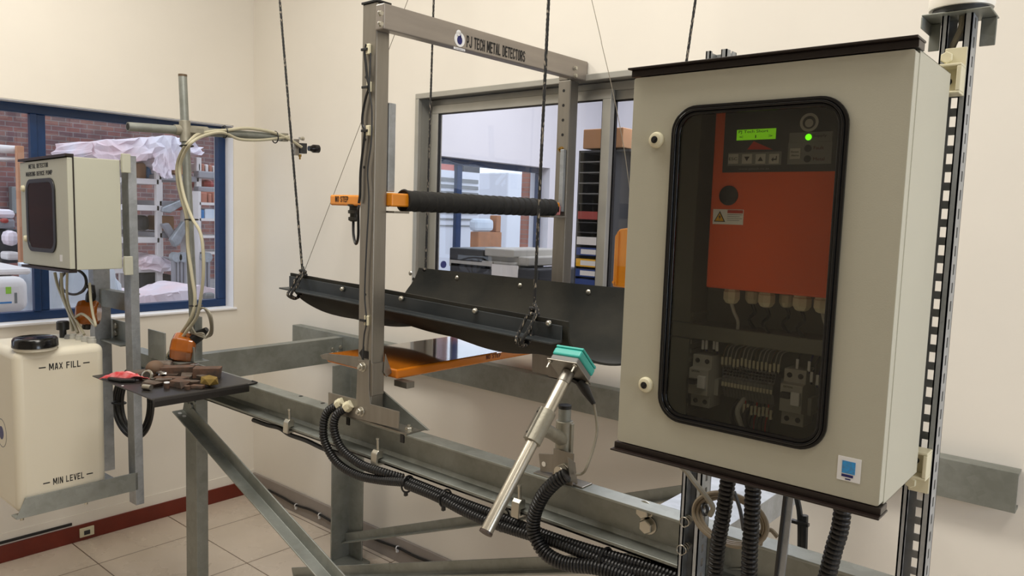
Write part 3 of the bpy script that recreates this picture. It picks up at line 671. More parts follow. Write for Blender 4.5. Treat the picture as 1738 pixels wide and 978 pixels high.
# inner mounting strips and coil brackets
b = B(); b.box(-1.664, -1.65, 1.4, 1.425, 1.655, 1.90); sp = obj('mounting_strip', b, MT['galv2'], g, bevel=0.002)
b = B(); b.box(-1.664, -1.62, 1.40, 1.455, 1.596, 1.602); obj('coil_bracket', b, MT['steel'], sp, bevel=0.001)
b = B(); b.box(-1.645, -1.628, 2.186, 2.199, 1.62, 1.84); sp = obj('mounting_strip', b, MT['galv2'], g, bevel=0.001)
b = B(); b.box(-1.66, -1.615, 2.10, 2.199, 1.598, 1.604); obj('coil_bracket', b, MT['steel'], sp, bevel=0.001)
c = A(953, 254, 'Y', 2.2); b = B(); b.cyl(c, c+V((0, -.002, 0)), .011, 18); b.hexnut(c+V((0, -.002, 0)), (0, -1, 0), .009, .009); b.cyl(c+V((0, -.01, 0)), c+V((0, -.018, 0)), .004, 8); obj('hex_bolt', b, MT['brass'], rp)

# upper detector coil
u = thing('upper_detector_coil', 'orange detector arm above the trough with its shaft wrapped in black foam', 'detector coil', (-1.65, 1.40, 1.60))
b = B(); b.box(-1.915, -1.668, 1.398, 1.43, 1.613, 1.645); hd = obj('coil_head', b, MT['orange'], u, bevel=0.006, seg=3)
c0, c1 = A(569, 338, 'Y', 1.398), A(591, 338, 'Y', 1.398)
lettering('warning_lettering', 'NO STEP', (c0+c1)/2+V((0, -.0002, 0)), (1, 0, 0), (0, 0, 1), (c1-c0).length, .017, MT['ink'], hd, bold=.012)
b = B(); b.box(-1.672, -1.632, 1.40, 2.18, 1.614, 1.652); obj('coil_shaft', b, MT['orange'], u, bevel=0.004)
pts = resample([V((-1.652, 1.462, 1.632)), V((-1.65, 2.155, 1.632))], 0.004)
rad = [.0315 - .0022*(((i*.004) % .034)/.034) - (.003 if (i*.004) % .034 < .004 else 0) for i in range(len(pts))]
b = B(); b.tube(pts, .03, 28, True, rad)
fw = obj('foam_wrap', b, MT['foam'], u, smooth=True)
b = B(); b.torus((-1.652, 1.462, 1.632), (0, 1, 0), .030, .0035, 28, 8); obj('foam_rim', b, MT['foam'], fw, smooth=True)
b = B(); b.box(-1.672, -1.632, 2.150, 2.185, 1.607, 1.640); obj('reflection_block', b, MT['pinkm'], u, bevel=.003)  # pink block painting in a reflection at the far end of the wrap
c = A(600, 352, 'Y', 1.41)
b = B(); b.lathe(c+V((0, 0, .008)), (0, 0, -1), [(0, .018), (.004, .018), (.006, .012), (.016, .012), (.017, .016), (.026, .016), (.027, .010), (.036, .010), (.037, .015), (.046, .015), (.05, .008)], 16)
gl = obj('cable_gland', b, MT['dkcast'], u, smooth=True)
cabl('cable', [c+V((0, 0, -.04)), A(600, 398, 'Y', 1.40), A(604, 414, 'Y', 1.39), A(608, 400, 'Y', 1.38), A(608, 360, 'Y', 1.372), A(609, 350, 'Y', 1.35)], .004, MT['black'], gl)

# lower detector coil (wide polished panel)
lo = thing('lower_detector_coil', 'wide polished orange detector panel under the trough, reflecting the window', 'detector coil', (-1.78, 1.42, 1.11))
zt = 1.150
b = B(); b.box(-1.95, -1.618, 1.418, 2.19, zt-.026, zt+.002); sl = obj('coil_panel', b, MT['slab'], lo, bevel=0.006, seg=3)
c0, c1 = A(825, 606, 'X', -1.618), A(850, 603, 'X', -1.618)
lettering('warning_lettering', 'NO STEP', (c0+c1)/2+V((.0002, 0, .0)), (0, 1, 0), (0, 0, 1), (c1-c0).length, .014, MT['inkred'], sl)
b = B(); b.prism([A(x, y, 'Y', 1.41) for x, y in ((543, 603), (553, 600), (610, 606), (610, 625), (600, 623), (546, 609))], (0, .003, 0)); obj('coil_bracket', b, MT['steel'], lo, bevel=.001)
b = B(); b.prism([A(x, y, 'X', -1.645) for x, y in ((653, 600), (664, 632), (655, 640), (650, 632))], (.004, 0, 0)); b.box(-1.655, -1.60, 1.44, 1.47, 1.096, 1.114); obj('coil_bracket', b, MT['steel'], lo, bevel=.001)

# ------------------------------------------------------------------ suspended rubber trough
tr = thing('rubber_trough', 'black rubber belt trough with bolted edge angles hanging from ropes', 'trough', (-1.7, 1.75, 1.18))
ctrl = [(1.500, 1.378), (1.502, 1.345), (1.512, 1.318), (1.553, 1.280), (1.632, 1.240), (1.72, 1.214), (1.80, 1.205), (1.88, 1.219), (1.95, 1.258), (1.985, 1.305), (2.0, 1.345), (2.006, 1.387)]
prof = [(p.x, p.y) for p in spline([V((y, z, 0)) for y, z in ctrl], 4)]
X0, X1 = -2.275, -1.085
def zwarp(x, y, z):
    s = (x-X0)/(X1-X0); fy = (y-1.5)/0.5
    z += (1-fy)*(-.034*s) + .010*math.sin(x*9.5)*max(0, 1-((y-1.75)/.26)**2) + .004*math.sin(x*23+1)*max(0, 1-((y-1.75)/.26)**2)
    return z
b = B(); nx = 60; th = .006
G = []
for layer in (0, 1):
    rows = []
    for i in range(nx+1):
        row = []
        for j, (y, z) in enumerate(prof):
            s = i/nx; fy = (y-1.5)/.5
            xs = X0 + .075*max(0, min(1, (fy-.55)/.45)) + (.035*max(0, (z-1.30)/.09) if fy > .9 else 0)
            x = xs + (X1-xs)*s
            a = prof[max(j-1, 0)]; c = prof[min(j+1, len(prof)-1)]; t_ = V((0, c[0]-a[0], c[1]-a[1])).normalized(); n_ = V((0, -t_.z, t_.y))
            p = V((x, y, zwarp(x, y, z))) + n_*(th if layer else 0)
            row.append(b.bm.verts.new(p))
        rows.append(row)
    G.append(rows)
m_ = len(prof)
for layer in (0, 1):
    for i in range(nx):
        for j in range(m_-1):
            b.bm.faces.new((G[layer][i][j], G[layer][i+1][j], G[layer][i+1][j+1], G[layer][i][j+1]))
for i in range(nx):
    for j in (0, m_-1): b.bm.faces.new((G[0][i][j], G[0][i+1][j], G[1][i+1][j], G[1][i][j]))
for i in (0, nx):
    for j in range(m_-1): b.bm.faces.new((G[0][i][j], G[0][i][j+1], G[1][i][j+1], G[1][i][j]))
obj('belt', b, MT['belt'], tr, smooth=True)
def ang(x0, x1, ends=0.0):
    b = B(); dz0, dz1 = 0, -.034
    zt0 = 1.368
    sec = [(1.497, zt0), (1.497, zt0-.043), (1.452, zt0-.043), (1.452, zt0-.038), (1.492, zt0-.038), (1.492, zt0)]
    pa = [V((x0, y, z)) for y, z in sec]; 
    b.prism(pa, (x1-x0, 0, -.034)); return b
fa = obj('edge_angle', ang(-2.27, -1.098), MT['angle'], tr, bevel=.0015)
for px, py in ((503, 477), (582, 491), (682, 507), (807, 528), (932, 549)):
    c = A(px, py, 'Y', 1.49); b = B(); b.lathe(c, (0, -1, 0), [(0, .008), (.004, .008), (.008, .006), (.01, .002)], 14); obj('rivet', b, MT['chrome'], fa, smooth=True)
b = B(); b.prism([(-2.16, y, z) for y, z in ((2.016, 1.375), (2.016, 1.33), (2.06, 1.33), (2.06, 1.335), (2.021, 1.335), (2.021, 1.375))], (1.06, 0, .006))
ra = obj('edge_angle', b, MT['angle'], tr, bevel=.0015)
for px, py in ((697, 464), (776, 472), (883, 485), (999, 496)):
    c = A(px, py, 'Y', 1.998); b = B(); b.lathe(c, (0, -1, 0), [(0, .009), (.003, .009), (.006, .006), (.007, .002)], 14); obj('rivet', b, MT['chrome'], tr, smooth=True)
c = A(702, 474, 'Y', 1.998); b = B(); b.cyl(c, c+V((0, -.001, 0)), .007, 14); obj('punched_hole', b, MT['ink'], tr)

# ropes
def rope(P, Q, lb, loops=True):
    P, Q = V(P), V(Q)
    t = thing('suspension_rope', lb, 'rope', Q, 'black braided ropes holding up the trough')
    pts = resample([P, Q], .006); rad = [.0042 if i % 2 else .0036 for i in range(len(pts))]
    b = B(); b.tube(pts, .004, 8, True, rad); obj('rope_line', b, MT['rope'], t, smooth=True)
    b = B()
    if loops:
        b.tube(spline([Q+V((0, 0, .03)), Q+V((.016, -.01, .012)), Q+V((.012, -.03, -.03)), Q+V((0, -.045, -.062)), Q+V((-.008, -.015, -.075)), Q+V((-.012, .012, -.05)), Q+V((-.012, .018, .0)), Q+V((0, 0, .02))], 8), .0045, 8)
        b.tube(spline([Q+V((-.01, -.012, .0)), Q+V((-.02, -.03, -.04)), Q+V((-.012, -.05, -.064)), Q+V((-.02, -.01, -.078)), Q+V((-.02, .01, -.03))], 8), .0045, 8)
        b.torus(Q+V((0, 0, .015)), (0, .3, 1), .009, .005, 14, 8); b.torus(Q+V((.002, 0, .004)), (.2, 0, 1), .010, .005, 14, 8)
    else:
        b.torus(Q, (0, .3, 1), .008, .0045, 14, 8)
    obj('rope_knot', b, MT['rope'], t, smooth=True)
    return t
def up_to(P, Q, z): 
    d = P-Q; return Q + d*((z-Q.z)/d.z)
r1a, r1b = A(475, 3, 'Y', 1.49), A(514, 468, 'Y', 1.49)
rope(up_to(r1a, r1b, 3.28), r1b, 'black braided rope tied to the front left corner of the trough')
r2a, r2b = A(931, 3, 'Y', 1.48), A(906, 535, 'Y', 1.48)
rope(up_to(r2a, r2b, 3.28), r2b, 'black braided rope tied to the front edge of the trough near the teal sensor')
r3a, r3b = A(736, 3, 'Y', 2.005), A(722, 458, 'Y', 2.005)
rope(up_to(r3a, r3b, 3.28), r3b, 'black braided rope to the back left trough corner, before the window edge', False)
r4a, r4b = A(1180, 3, 'Y', 2.0), A(1165, 105, 'Y', 2.0)
r4c = up_to(r4a, r4b, 1.39)
rope(up_to(r4a, r4b, 3.28), r4c, 'black rope running down behind the large grey cabinet', False)
# thin wires
b = B(); p, q = A(691, 3, 'Y', 1.52), A(516, 462, 'Y', 1.50); p = up_to(p, q, 3.28); b.tube([p, q], .0009, 6)
single('thin_cord', b, MT['wire'], 'thin grey cord slanting from the trough corner up behind the gantry', 'cord')
b = B(); q = A(1058, 240, 'Y', 2.0); b.tube(spline([up_to(A(1005, 3, 'Y', 2.0), A(1040, 150, 'Y', 2.0), 3.28), A(1005, 3, 'Y', 2.0), A(1022, 78, 'Y', 2.0), A(1039, 150, 'Y', 2.0), A(1056, 235, 'Y', 2.0), A(1064, 285, 'Y', 2.0), A(1090, 480, 'Y', 2.0)], 6), .0012, 6)
single('thin_cord', b, MT['wire'], 'thin grey cord hanging in front of the window left of the large cabinet', 'cord')

# ------------------------------------------------------------------ sensor on tilted tube
us = V((-.02, .685, .728)).normalized(); ua = V((0, .728, -.685)).normalized(); ua = (ua-us*ua.dot(us)).normalized(); ub = us.cross(ua).normalized(); 
if ub.y < 0: ub = -ub
PC = V((-.990, 1.38, 1.2535)); SZ = .076
ss = thing('sensor_stand', 'steel tube clamped at an angle to a short upright pipe on the beam', 'stand', (-.997, 1.38, 1.0))
T0 = PC - us*.400
b = B(); b.cyl(T0, PC-us*.012, .0135, 28); tb = obj('tilted_tube', b, MT['tubem'], ss, smooth=True)
b = B(); b.cyl(T0-us*.004, T0+us*.001, .0142, 28); obj('end_cap', b, mat('dark_brown_cap', srgb(60, 46, 36), .5), tb, smooth=True)
b = B(); b.cyl(PC-us*.032, PC-us*.004, .0152, 24); obj('tube_collar', b, MT['steel'], tb, smooth=True)
px_ = A(957, 740, 'Y', 1.38).x
b = B(); b.cyl((px_, 1.38, 1.004), (px_, 1.38, A(957, 690, 'Y', 1.38).z), .0145, 26); up = obj('upright_pipe', b, MT['galv'], ss, smooth=True)
zt_ = A(957, 690, 'Y', 1.38).z
b = B(); b.cyl((px_, 1.38, zt_-.004), (px_, 1.38, zt_+.004), .0148, 26); obj('end_cap', b, MT['black'], up, smooth=True)
CC = T0 + us*((A(906, 729, 'X', -.985).z - T0.z)/us.z)
b = B(); b.cyl(CC-us*.040, CC+us*.040, .0185, 26)
zc2 = A(950, 745, 'Y', 1.38).z
b.cyl((px_, 1.38, zc2-.042), (px_, 1.38, zc2+.045), .0195, 26)
b.tube([CC, CC.lerp(V((px_, 1.38, zc2)), .5), V((px_, 1.38, zc2))], .015, 20, True, [.017, .0145, .017])
perp = us.cross(V((0, 1, 0))).normalized()
pn_ = V((-.45, -.85, .12)).normalized(); pn_ = (pn_-us*pn_.dot(us)).normalized(); pt2 = us.cross(pn_)
bq = B(); bq.obox(CC+pn_*.0195, pn_, pt2, us, .005, .017, .078)
b.box(px_+.017, px_+.024, 1.376, 1.386, zc2-.04, zc2+.042)
cl = obj('cross_clamp', b, MT['cast'], ss, smooth=True, bevel=.001)
obj('clamp_plate', bq, MT['chrome'], cl, bevel=.001)
for k in (-.026, .026):
    c = CC + pn_*.0215 + us*k; b = B(); b.cyl(c, c+pn_*.001, .003, 10); obj('grub_screw', b, MT['ink'], cl)
# foot of the stand
b = B(); b.prism([A(x, y, 'Y', 1.375) for x, y in ((914, 770), (950, 772), (950, 803), (917, 801))], (0, .003, 0))
b.box(px_-.012, px_+.045, 1.358, 1.361, 1.0, 1.075); b.box(px_-.07, px_+.07, 1.361, 1.40, 1.0, 1.0035)
b.prism([A(x, y, 'X', px_+.045) for x, y in ((962, 775), (975, 785), (979, 822), (966, 816))], (.003, 0, 0))
ft = obj('foot_bracket', b, MT['steel'], ss, bevel=.001)
c = A(923, 788, 'Y', 1.3745); b = B(); b.cyl(c, c+V((0, -.0006, 0)), .006, 16); obj('bolt_hole', b, MT['wall'], ft)
c = V((px_+.022, 1.358, 1.03)); b = B(); b.cyl(c, c+V((0, -.006, 0)), .019, 6); b.cyl(c+V((0, -.006, 0)), c+V((-.002, -.02, -.001)), .0155, 20); gn = obj('conduit_gland', b, MT['chrome'], ft, bevel=.001)

ps = thing('position_sensor', 'square teal sensor block on a steel plate at the top of the tilted tube', 'sensor', PC)
b = B(); b.obox(PC, ua, ub, us, SZ+.006, SZ+.006, .003); obj('mounting_plate', b, MT['steel'], ps, bevel=.0008)
b = B(); b.obox(PC+us*.009, ua, ub, us, SZ*.96, SZ*.96, .015); obj('sensor_base', b, MT['grey'], ps, bevel=.003)
b = B(); b.obox(PC+us*.0265, ua, ub, us, SZ, SZ, .020); hd = obj('sensor_housing', b, MT['teal'], ps, bevel=.005, seg=3)
b = B(); b.obox(PC+us*.0402, ua, ub, us, SZ*.98, SZ*.98, .006); obj('sensor_face', b, MT['teal'], ps, bevel=.002)
for i in (-1, 1):
    for j in (-1, 1):
        c = PC + ua*i*(SZ/2-.005) + ub*j*(SZ/2-.005)
        b = B(); b.cyl(c+us*.0432, c+us*.0438, .0035, 10); obj('housing_screw', b, MT['dgrey'], hd)
        c = PC + ua*i*(SZ/2-.004) + ub*j*(SZ/2-.004)
        b = B(); b.cyl(c-us*.0015, c-us*.020, .0024, 8); b.hexnut(c-us*.0015, -us, .005, .004); obj('plate_bolt', b, MT['chrome'], ps)
p0, p1 = A(985, 648, 'Y', 1.40), A(1008, 686, 'Y', 1.40)
b = B(); b.tube([p0, p0.lerp(p1, .4), p1], .01, 14, True, [.012, .011, .005]); b.obox(p0+V((-.016, 0, .0)), V((1, 0, -.3)).normalized(), V((0, 1, 0)), V((.3, 0, 1)).normalized(), .022, .012, .007)
bt = obj('cable_boot', b, MT['black'], ps, smooth=True)
cabl('cable', [p1, A(1012, 710, 'Y', 1.40), A(1013, 735, 'Y', 1.395), A(1006, 765, 'Y', 1.38), A(995, 795, 'Y', 1.36), A(988, 804, 'Y', 1.365), A(978, 806, 'Y', 1.36)], .003, MT['cable_grey'], ps)

# ------------------------------------------------------------------ corrugated conduits
def conduit(pts, r, lb, gland=None, grp='black corrugated conduits'):
    pts = [V(p) for p in pts]; t = thing('corrugated_conduit', lb, 'conduit', pts[0], grp)
    obj('conduit_sleeve', corrugated(pts, r), MT['cond'], t, smooth=False)
    if gland:
        a = pts[0]; d = (pts[1]-pts[0]).normalized()
        b = B(); b.cyl(a-d*.012, a+d*.004, r*1.25, 6); b.cyl(a-d*.02, a-d*.012, r*1.05, 16); obj('conduit_gland', b, MT[gland], t, bevel=.001)
    return t
Yc = 1.325
conduit([A(574, 687, 'Y', 1.338), A(556, 699, 'Y', 1.325), A(549, 722, 'Y', 1.315), A(552, 752, 'Y', 1.312), A(572, 785, 'Y', 1.315), A(605, 806, 'Y', 1.32), A(645, 815, 'Y', 1.33), A(690, 819, 'Y', 1.34)], .0125, 'outer corrugated conduit looping left from the gantry foot', 'ivory')
conduit([A(588, 692, 'Y', 1.336), A(571, 705, 'Y', 1.322), A(567, 730, 'Y', 1.315), A(580, 762, 'Y', 1.318), A(612, 788, 'Y', 1.325), A(650, 802, 'Y', 1.335), A(684, 812, 'Y', 1.36)], .0125, 'inner corrugated conduit looping left from the gantry foot', 'ivory')
conduit([A(963, 806, 'Y', 1.335), A(943, 818, 'Y', 1.325), A(921, 842, 'Y', 1.32), A(907, 875, 'Y', 1.318), A(907, 905, 'Y', 1.318), A(925, 938, 'Y', 1.318), A(960, 957, 'Y', 1.322), A(1010, 963, 'Y', 1.33), A(1050, 975, 'Y', 1.335), A(1120, 1003, 'Y', 1.335)], .0165, 'thick corrugated conduit curling down from the sensor stand foot', None)
# bundle along the underside of the beam
def bundle(off, rr, lb, y0, jit):
    pts = [A(x, y+off+jit*math.sin(x/37+off), 'Y', y0) for x, y in ((690, 816), (740, 834), (790, 855), (840, 876), (890, 897), (945, 915), (1000, 932), (1060, 952), (1130, 975), (1200, 1002))]
    return conduit(pts, rr, lb)
bundle(0, .0135, 'corrugated conduit lying highest in the bundle under the front beam', 1.36, 2)
bundle(11, .0125, 'corrugated conduit lying lowest in the bundle under the front beam', 1.342, 4)
b = B(); b.tube(spline([A(x, y, 'Y', 1.37) for x, y in ((430, 713), (455, 722), (475, 727), (492, 738), (520, 748), (550, 762), (580, 772), (610, 787), (650, 800), (690, 816))], 5), .0075, 8)
single('cable_loom', b, MT['black'], 'black cable loom tied under the left part of the front beam', 'cable', smooth=True)
b = B(); b.box(-2.9, -.24, 1.37, 1.392, .887, .8985); single('cable_rail', b, MT['blackg'], 'glossy black strip running under the whole front beam', 'strip')
for k, (x, y, r_) in enumerate(((692, 822, .022), (756, 846, .022), (854, 880, .022), (1028, 950, .025))):
    c = A(x, y, 'Y', 1.35); d = V((1, 0, .04)); b = B(); b.torus(c, d, r_, .0028, 20, 6)
    b.obox(c+V((.0, -.006, -r_-.004)), V((1, 0, 0)), V((0, 1, 0)), V((0, 0, 1)), .007, .009, .010)
    single('cable_tie', b, MT['black'], ('black cable tie where the two looped conduits meet the bundle', 'black cable tie on the bundle between the gantry and the tilted tube', 'black cable tie on the bundle beside the foot of the tilted tube', 'black cable tie on the bundle below the sensor conduit curl')[k], 'cable tie', smooth=True)

# ------------------------------------------------------------------ slotted struts
def strut(x0, y0, z0, z1, lb, slots_back=True):
    t = thing('slotted_strut', lb, 'strut', (x0+.02, y0+.02, z0), 'galvanised slotted struts carrying the large cabinet')
    w_, d_, th = .041, .041, .0025
    b = B(); x1 = x0+w_; y1 = y0+d_; pitch = .0285; sh = .016
    # left wall, lips
    b.box(x0, x0+th, y0, y1, z0, z1)
    for xa, xb_ in ((x0, x0+.009), (x1-.011, x1)): b.box(xa, xb_, y0, y0+th, z0, z1)
    b.box(x0+.007, x0+.009, y0, y0+.008, z0, z1); b.box(x1-.011, x1-.009, y0, y0+.008, z0, z1)
    # back wall with square slots, right wall with narrow slots
    b.box(x0, x0+.014, y1-th, y1, z0, z1); b.box(x1-.014, x1, y1-th, y1, z0, z1)
    b.box(x1-th, x1, y0, y0+.016, z0, z1); b.box(x1-th, x1, y1-.016, y1, z0, z1)
    z = z0
    while z < z1:
        za = min(z+pitch-sh, z1)
        b.box(x0+.014, x1-.014, y1-th, y1, z, za); b.box(x1-th, x1, y0+.016, y1-.016, z, za); z += pitch
    obj('strut_section', b, MT['galv2'], t)
    return t
YS = 1.312
sx = A(1155, 860, 'Y', YS).x
ls = strut(sx, YS, .55, A(1215, 85, 'Y', YS).z, 'slotted strut behind the left side of the large cabinet, crossing the beam')
rx = A(1528, 900, 'Y', YS).x
rs = strut(rx-.002, YS, .55, 1.921, 'slotted strut right of the large cabinet with the white beacon on top')
for k, (x, y) in enumerate(((1167, 883), (1162, 930))):
    c = A(x, y, 'Y', YS+.012); b = B()
    b.tube([c + V((math.cos(a)*.009, .004-a*.0012, math.sin(a)*.009)) for a in [i*.4 for i in range(46)]], .0011, 6); b.cyl(c+V((0, .02, 0)), c+V((0, .006, 0)), .006, 6)
    obj('spring_nut', b, MT['chrome'], ls, smooth=True)

# beacon on the right strut
bc = V((rx+.0185, YS+.02, 1.921)); t = thing('beacon_lamp', 'white domed beacon lamp on a bent plate above the right strut', 'lamp', bc)
b = B(); b.box(bc.x-.046, bc.x+.045, bc.y-.035, bc.y+.04, bc.z, bc.z+.0025); b.box(bc.x-.046, bc.x-.0435, bc.y-.035, bc.y+.04, bc.z-.018, bc.z)
b.box(bc.x+.024, bc.x+.045, bc.y+.022, bc.y+.0245, bc.z-.042, bc.z); b.box(bc.x-.046, bc.x-.030, bc.y+.022, bc.y+.0245, bc.z-.042, bc.z)
obj('mounting_plate', b, MT['galv'], t, bevel=.002)
b = B(); b.lathe(bc+V((0, 0, .0025)), (0, 0, 1), [(0, .038), (.008, .038)], 36); obj('lamp_base', b, MT['dgrey'], t, smooth=True)
b = B(); b.lathe(bc+V((0, 0, .0105)), (0, 0, 1), [(0, .043), (.006, .0445), (.03, .0435), (.06, .041), (.08, .035), (.093, .024), (.10, .009), (.101, .001)], 40); obj('lamp_dome', b, MT['dome'], t, smooth=True)
cabl('cable', [bc+V((.004, -.004, 0)), bc+V((.003, -.006, -.02)), bc+V((-.008, -.004, -.05)), bc+V((-.012, .0, -.10))], .005, MT['cable_grey'], t)

# ------------------------------------------------------------------ large control cabinet
CX0, CX1, CZ0, CZ1, CY, CYB = -.657, -.249, 1.231, 1.826, 1.06, 1.262
cab = thing('control_cabinet', 'large grey electrical cabinet with a black-framed viewing window in its door', 'cabinet', ((CX0+CX1)/2, CYB, CZ0))
b = B(); t_ = .002; ys = CY+.02
b.box(CX0, CX1, CYB-t_, CYB, CZ0, CZ1); b.box(CX0, CX0+t_, ys, CYB-t_, CZ0, CZ1); b.box(CX1-t_, CX1, ys, CYB-t_, CZ0, CZ1)
b.box(CX0, CX1, ys, CYB-t_, CZ0, CZ0+t_); b.box(CX0, CX1, ys, CYB-t_, CZ1-t_, CZ1)
body = obj('cabinet_body', b, MT['ral'], cab, bevel=.0008)
for z0_, z1_ in ((CZ1-.0005, CZ1+.0095), (CZ0-.0095, CZ0+.0005)):
    b = B(); s_ = 1 if z0_ > 1.5 else -1
    b.box(CX0-.004, CX1+.002, CY-.001, ys+.01, z0_, z1_)
    zz = z1_ if s_ > 0 else z0_
    b.box(CX0-.005, CX1+.003, CY-.012, ys+.012, min(zz, zz+s_*.003), max(zz, zz+s_*.003))
    obj('rain_lip', b, MT['gasket'], body, bevel=.001)
# door with window opening
pl_, pr_, pt_, pb_ = A(1130, 450, 'Y', CY).x, A(1425, 450, 'Y', CY).x, A(1290, 171, 'Y', CY).z, A(1265, 742, 'Y', CY).z
wcx, wcz, ww, wh = (pl_+pr_)/2, (pt_+pb_)/2, pr_-pl_, pt_-pb_
def grid_ring(b, outer, inner, y0, y1):
    b.ring([V((p.x, y0, p.z)) for p in outer], [V((p.x, y0, p.z)) for p in inner], (0, y1-y0, 0))
N_ = 9
inner = rrect(wcx, wcz, ww-.016, wh-.016, .034, CY, N_)
outer = []
for p in inner:   # outer outline of the door sampled at matching points
    dx, dz = p.x-wcx, p.z-wcz
    outer.append(p)
dcx, dcz, dw, dh = (CX0+CX1)/2, (CZ0+CZ1)/2, CX1-CX0-.002, CZ1-CZ0-.004
outer = rrect(dcx, dcz, dw, dh, .004, CY, N_)
b = B(); grid_ring(b, outer, inner, CY, CY+.0015)
for xa, xb2, za, zb in ((CX0+.001, CX0+.003, CZ0+.004, CZ1-.004), (CX1-.003, CX1-.001, CZ0+.004, CZ1-.004)): b.box(xa, xb2, CY+.001, ys, za, zb)
b.box(CX0+.003, CX1-.003, CY+.001, ys, CZ0+.003, CZ0+.005); b.box(CX0+.003, CX1-.003, CY+.001, ys, CZ1-.005, CZ1-.003)
door = obj('door', b, MT['ral'], cab, bevel=.001)
b = B(); o_ = rrect(wcx, wcz, ww, wh, .040, CY, N_); m1 = rrect(wcx, wcz, ww-.010, wh-.010, .036, CY, N_); m2 = rrect(wcx, wcz, ww-.018, wh-.018, .032, CY, N_); i_ = rrect(wcx, wcz, ww-.028, wh-.028, .027, CY, N_)
b.ring([p+V((0, -.007, 0)) for p in m1], [p+V((0, -.007, 0)) for p in m2], (0, .008, 0)); b.ring([p+V((0, -.005, 0)) for p in o_], [p+V((0, -.005, 0)) for p in m1], (0, .006, 0)); b.ring([p+V((0, -.0035, 0)) for p in m2], [p+V((0, -.0035, 0)) for p in i_], (0, .006, 0))
seal = obj('window_seal', b, MT['blackg'], door, bevel=.0012)
b = B(); b.prism([p+V((0, -.0005, 0)) for p in rrect(wcx, wcz, ww-.026, wh-.026, .027, CY, N_)], (0, .003, 0)); obj('window_pane', b, MT['smoke'], door)
for px, py in ((1115, 238), (1097, 653)):
    c = A(px, py, 'Y', CY)
    b = B(); b.lathe(c, (0, -1, 0), [(0, .0125), (.003, .0125), (.007, .0105), (.008, .008), (.0081, .005)], 28); lk = obj('door_lock', b, MT['ivory'], door, smooth=True)
    b = B(); b.cyl(c+V((0, -.0075, 0)), c+V((0, -.0088, 0)), .0055, 20); b.obox(c+V((0, -.009, 0)), V((.7, 0, .7)).normalized(), V((0, 1, 0)), V((-.7, 0, .7)).normalized(), .009, .002, .003); obj('lock_core', b, MT['ink'], lk)
c = A(1441, 797, 'Y', CY)
b = B(); b.box(c.x-.015, c.x+.015, CY-.0006, CY, c.z-.0165, c.z+.0165); sk = obj('white_sticker', b, MT['white'], door)
b = B(); b.box(c.x-.009, c.x+.008, CY-.001, CY-.0006, c.z-.006, c.z+.011); obj('blue_print', b, MT['blue_label'], sk)
b = B(); b.box(c.x-.009, c.x+.006, CY-.001, CY-.0006, c.z-.011, c.z-.0075); b.box(c.x-.004, c.x+.003, CY-.001, CY-.0006, c.z-.0145, c.z-.013); obj('dark_print', b, MT['navy'], sk)
# brackets onto the right strut
zA, zB = A(1612, 136, 'Y', YS-.02).z, A(1572, 790, 'Y', YS-.02).z
for cz, top in ((zA, True), (zB, False)):
    x0, x1 = CX1+.0005, rx+.036; y0_, y1_ = YS-.034, YS-.004
    b = B()
    if top: b.box(x0-.02, x1, y1_, YS-.0005, cz-.022, cz+.050)
    else: b.box(x0-.02, x1, y1_, YS-.0005, cz-.050, cz+.022)
    b.box(x0-.03, x1, y0_, y1_, cz+.018, cz+.022); b.box(x0-.03, x1, y0_, y1_, cz-.022, cz-.018); b.box(x1-.006, x1, y0_, y1_, cz-.018, cz+.018)
    bk_ = obj('mounting_bracket', b, MT['ivory'], cab, bevel=.0012)
    c = V((rx+.010, y1_, cz+(.036 if top else -.036))); b = B(); b.hexnut(c, (0, -1, 0), .009, .006); obj('hex_bolt', b, MT['ivory'], bk_, bevel=.001)
    c = V((rx+.014, y1_, cz)); b = B(); b.cyl(c, c+V((0, -.0008, 0)), .0055, 16); obj('bolt_hole', b, MT['ink'], bk_)
for z_ in (1.76, 1.25):
    b = B(); b.box(CX0+.02, CX0+.05, CYB, YS-.0005, z_, z_+.04); obj('mounting_bracket', b, MT['ivory'], cab, bevel=.001)

# ---- inside the cabinet
YP = CYB-.006
b = B(); b.box(CX0+.012, CX1-.012, YP-.002, YP, CZ0+.015, CZ1-.015); obj('mounting_plate', b, MT['plate'], body)
oc = A(1213, 188, 'Y', 1.14); oe = A(1405, 510, 'Y', 1.14); ol = A(1199, 490, 'Y', 1.14)
ox0, ox1, oz0, oz1, oy = (oc.x+ol.x)/2, (oc.x+ol.x)/2+.225, ol.z+.002, CZ1-.028, 1.14
ct = thing('detector_controller', 'orange metal detector control unit behind the cabinet window', 'controller', ((ox0+ox1)/2, YP, oz0))
b = B(); b.box(ox0, ox1, oy, YP-.002, oz0, oz1); cb_ = obj('controller_case', b, MT['contr'], ct, bevel=.003)
yf = oy-.0008
def rect(pts): return [A(x, y, 'Y', oy) for x, y in pts]
pA = A(1226, 293, 'Y', oy)
b = B(); b.box(pA.x, ox1-.002, yf-.0004, oy, pA.z, oz1-.004); face = obj('control_panel', b, MT['dgrey'], ct, bevel=.001)
def plane_box(name, x0, y0, x1, y1, m, parent, d=.0008, base=yf-.0004, bev=0):
    a = A(x0, y0, 'Y', oy); c = A(x1, y1, 'Y', oy)
    xm0, xm1 = min(a.x, c.x), max(a.x, c.x); b = B(); b.box(xm0, xm1, base-d, base, min(a.z, c.z), max(a.z, c.z)); return obj(name, b, m, parent, bevel=bev)
lcd = plane_box('lcd_screen', 1252, 221, 1317, 236, MT['lcd'], face, .001)
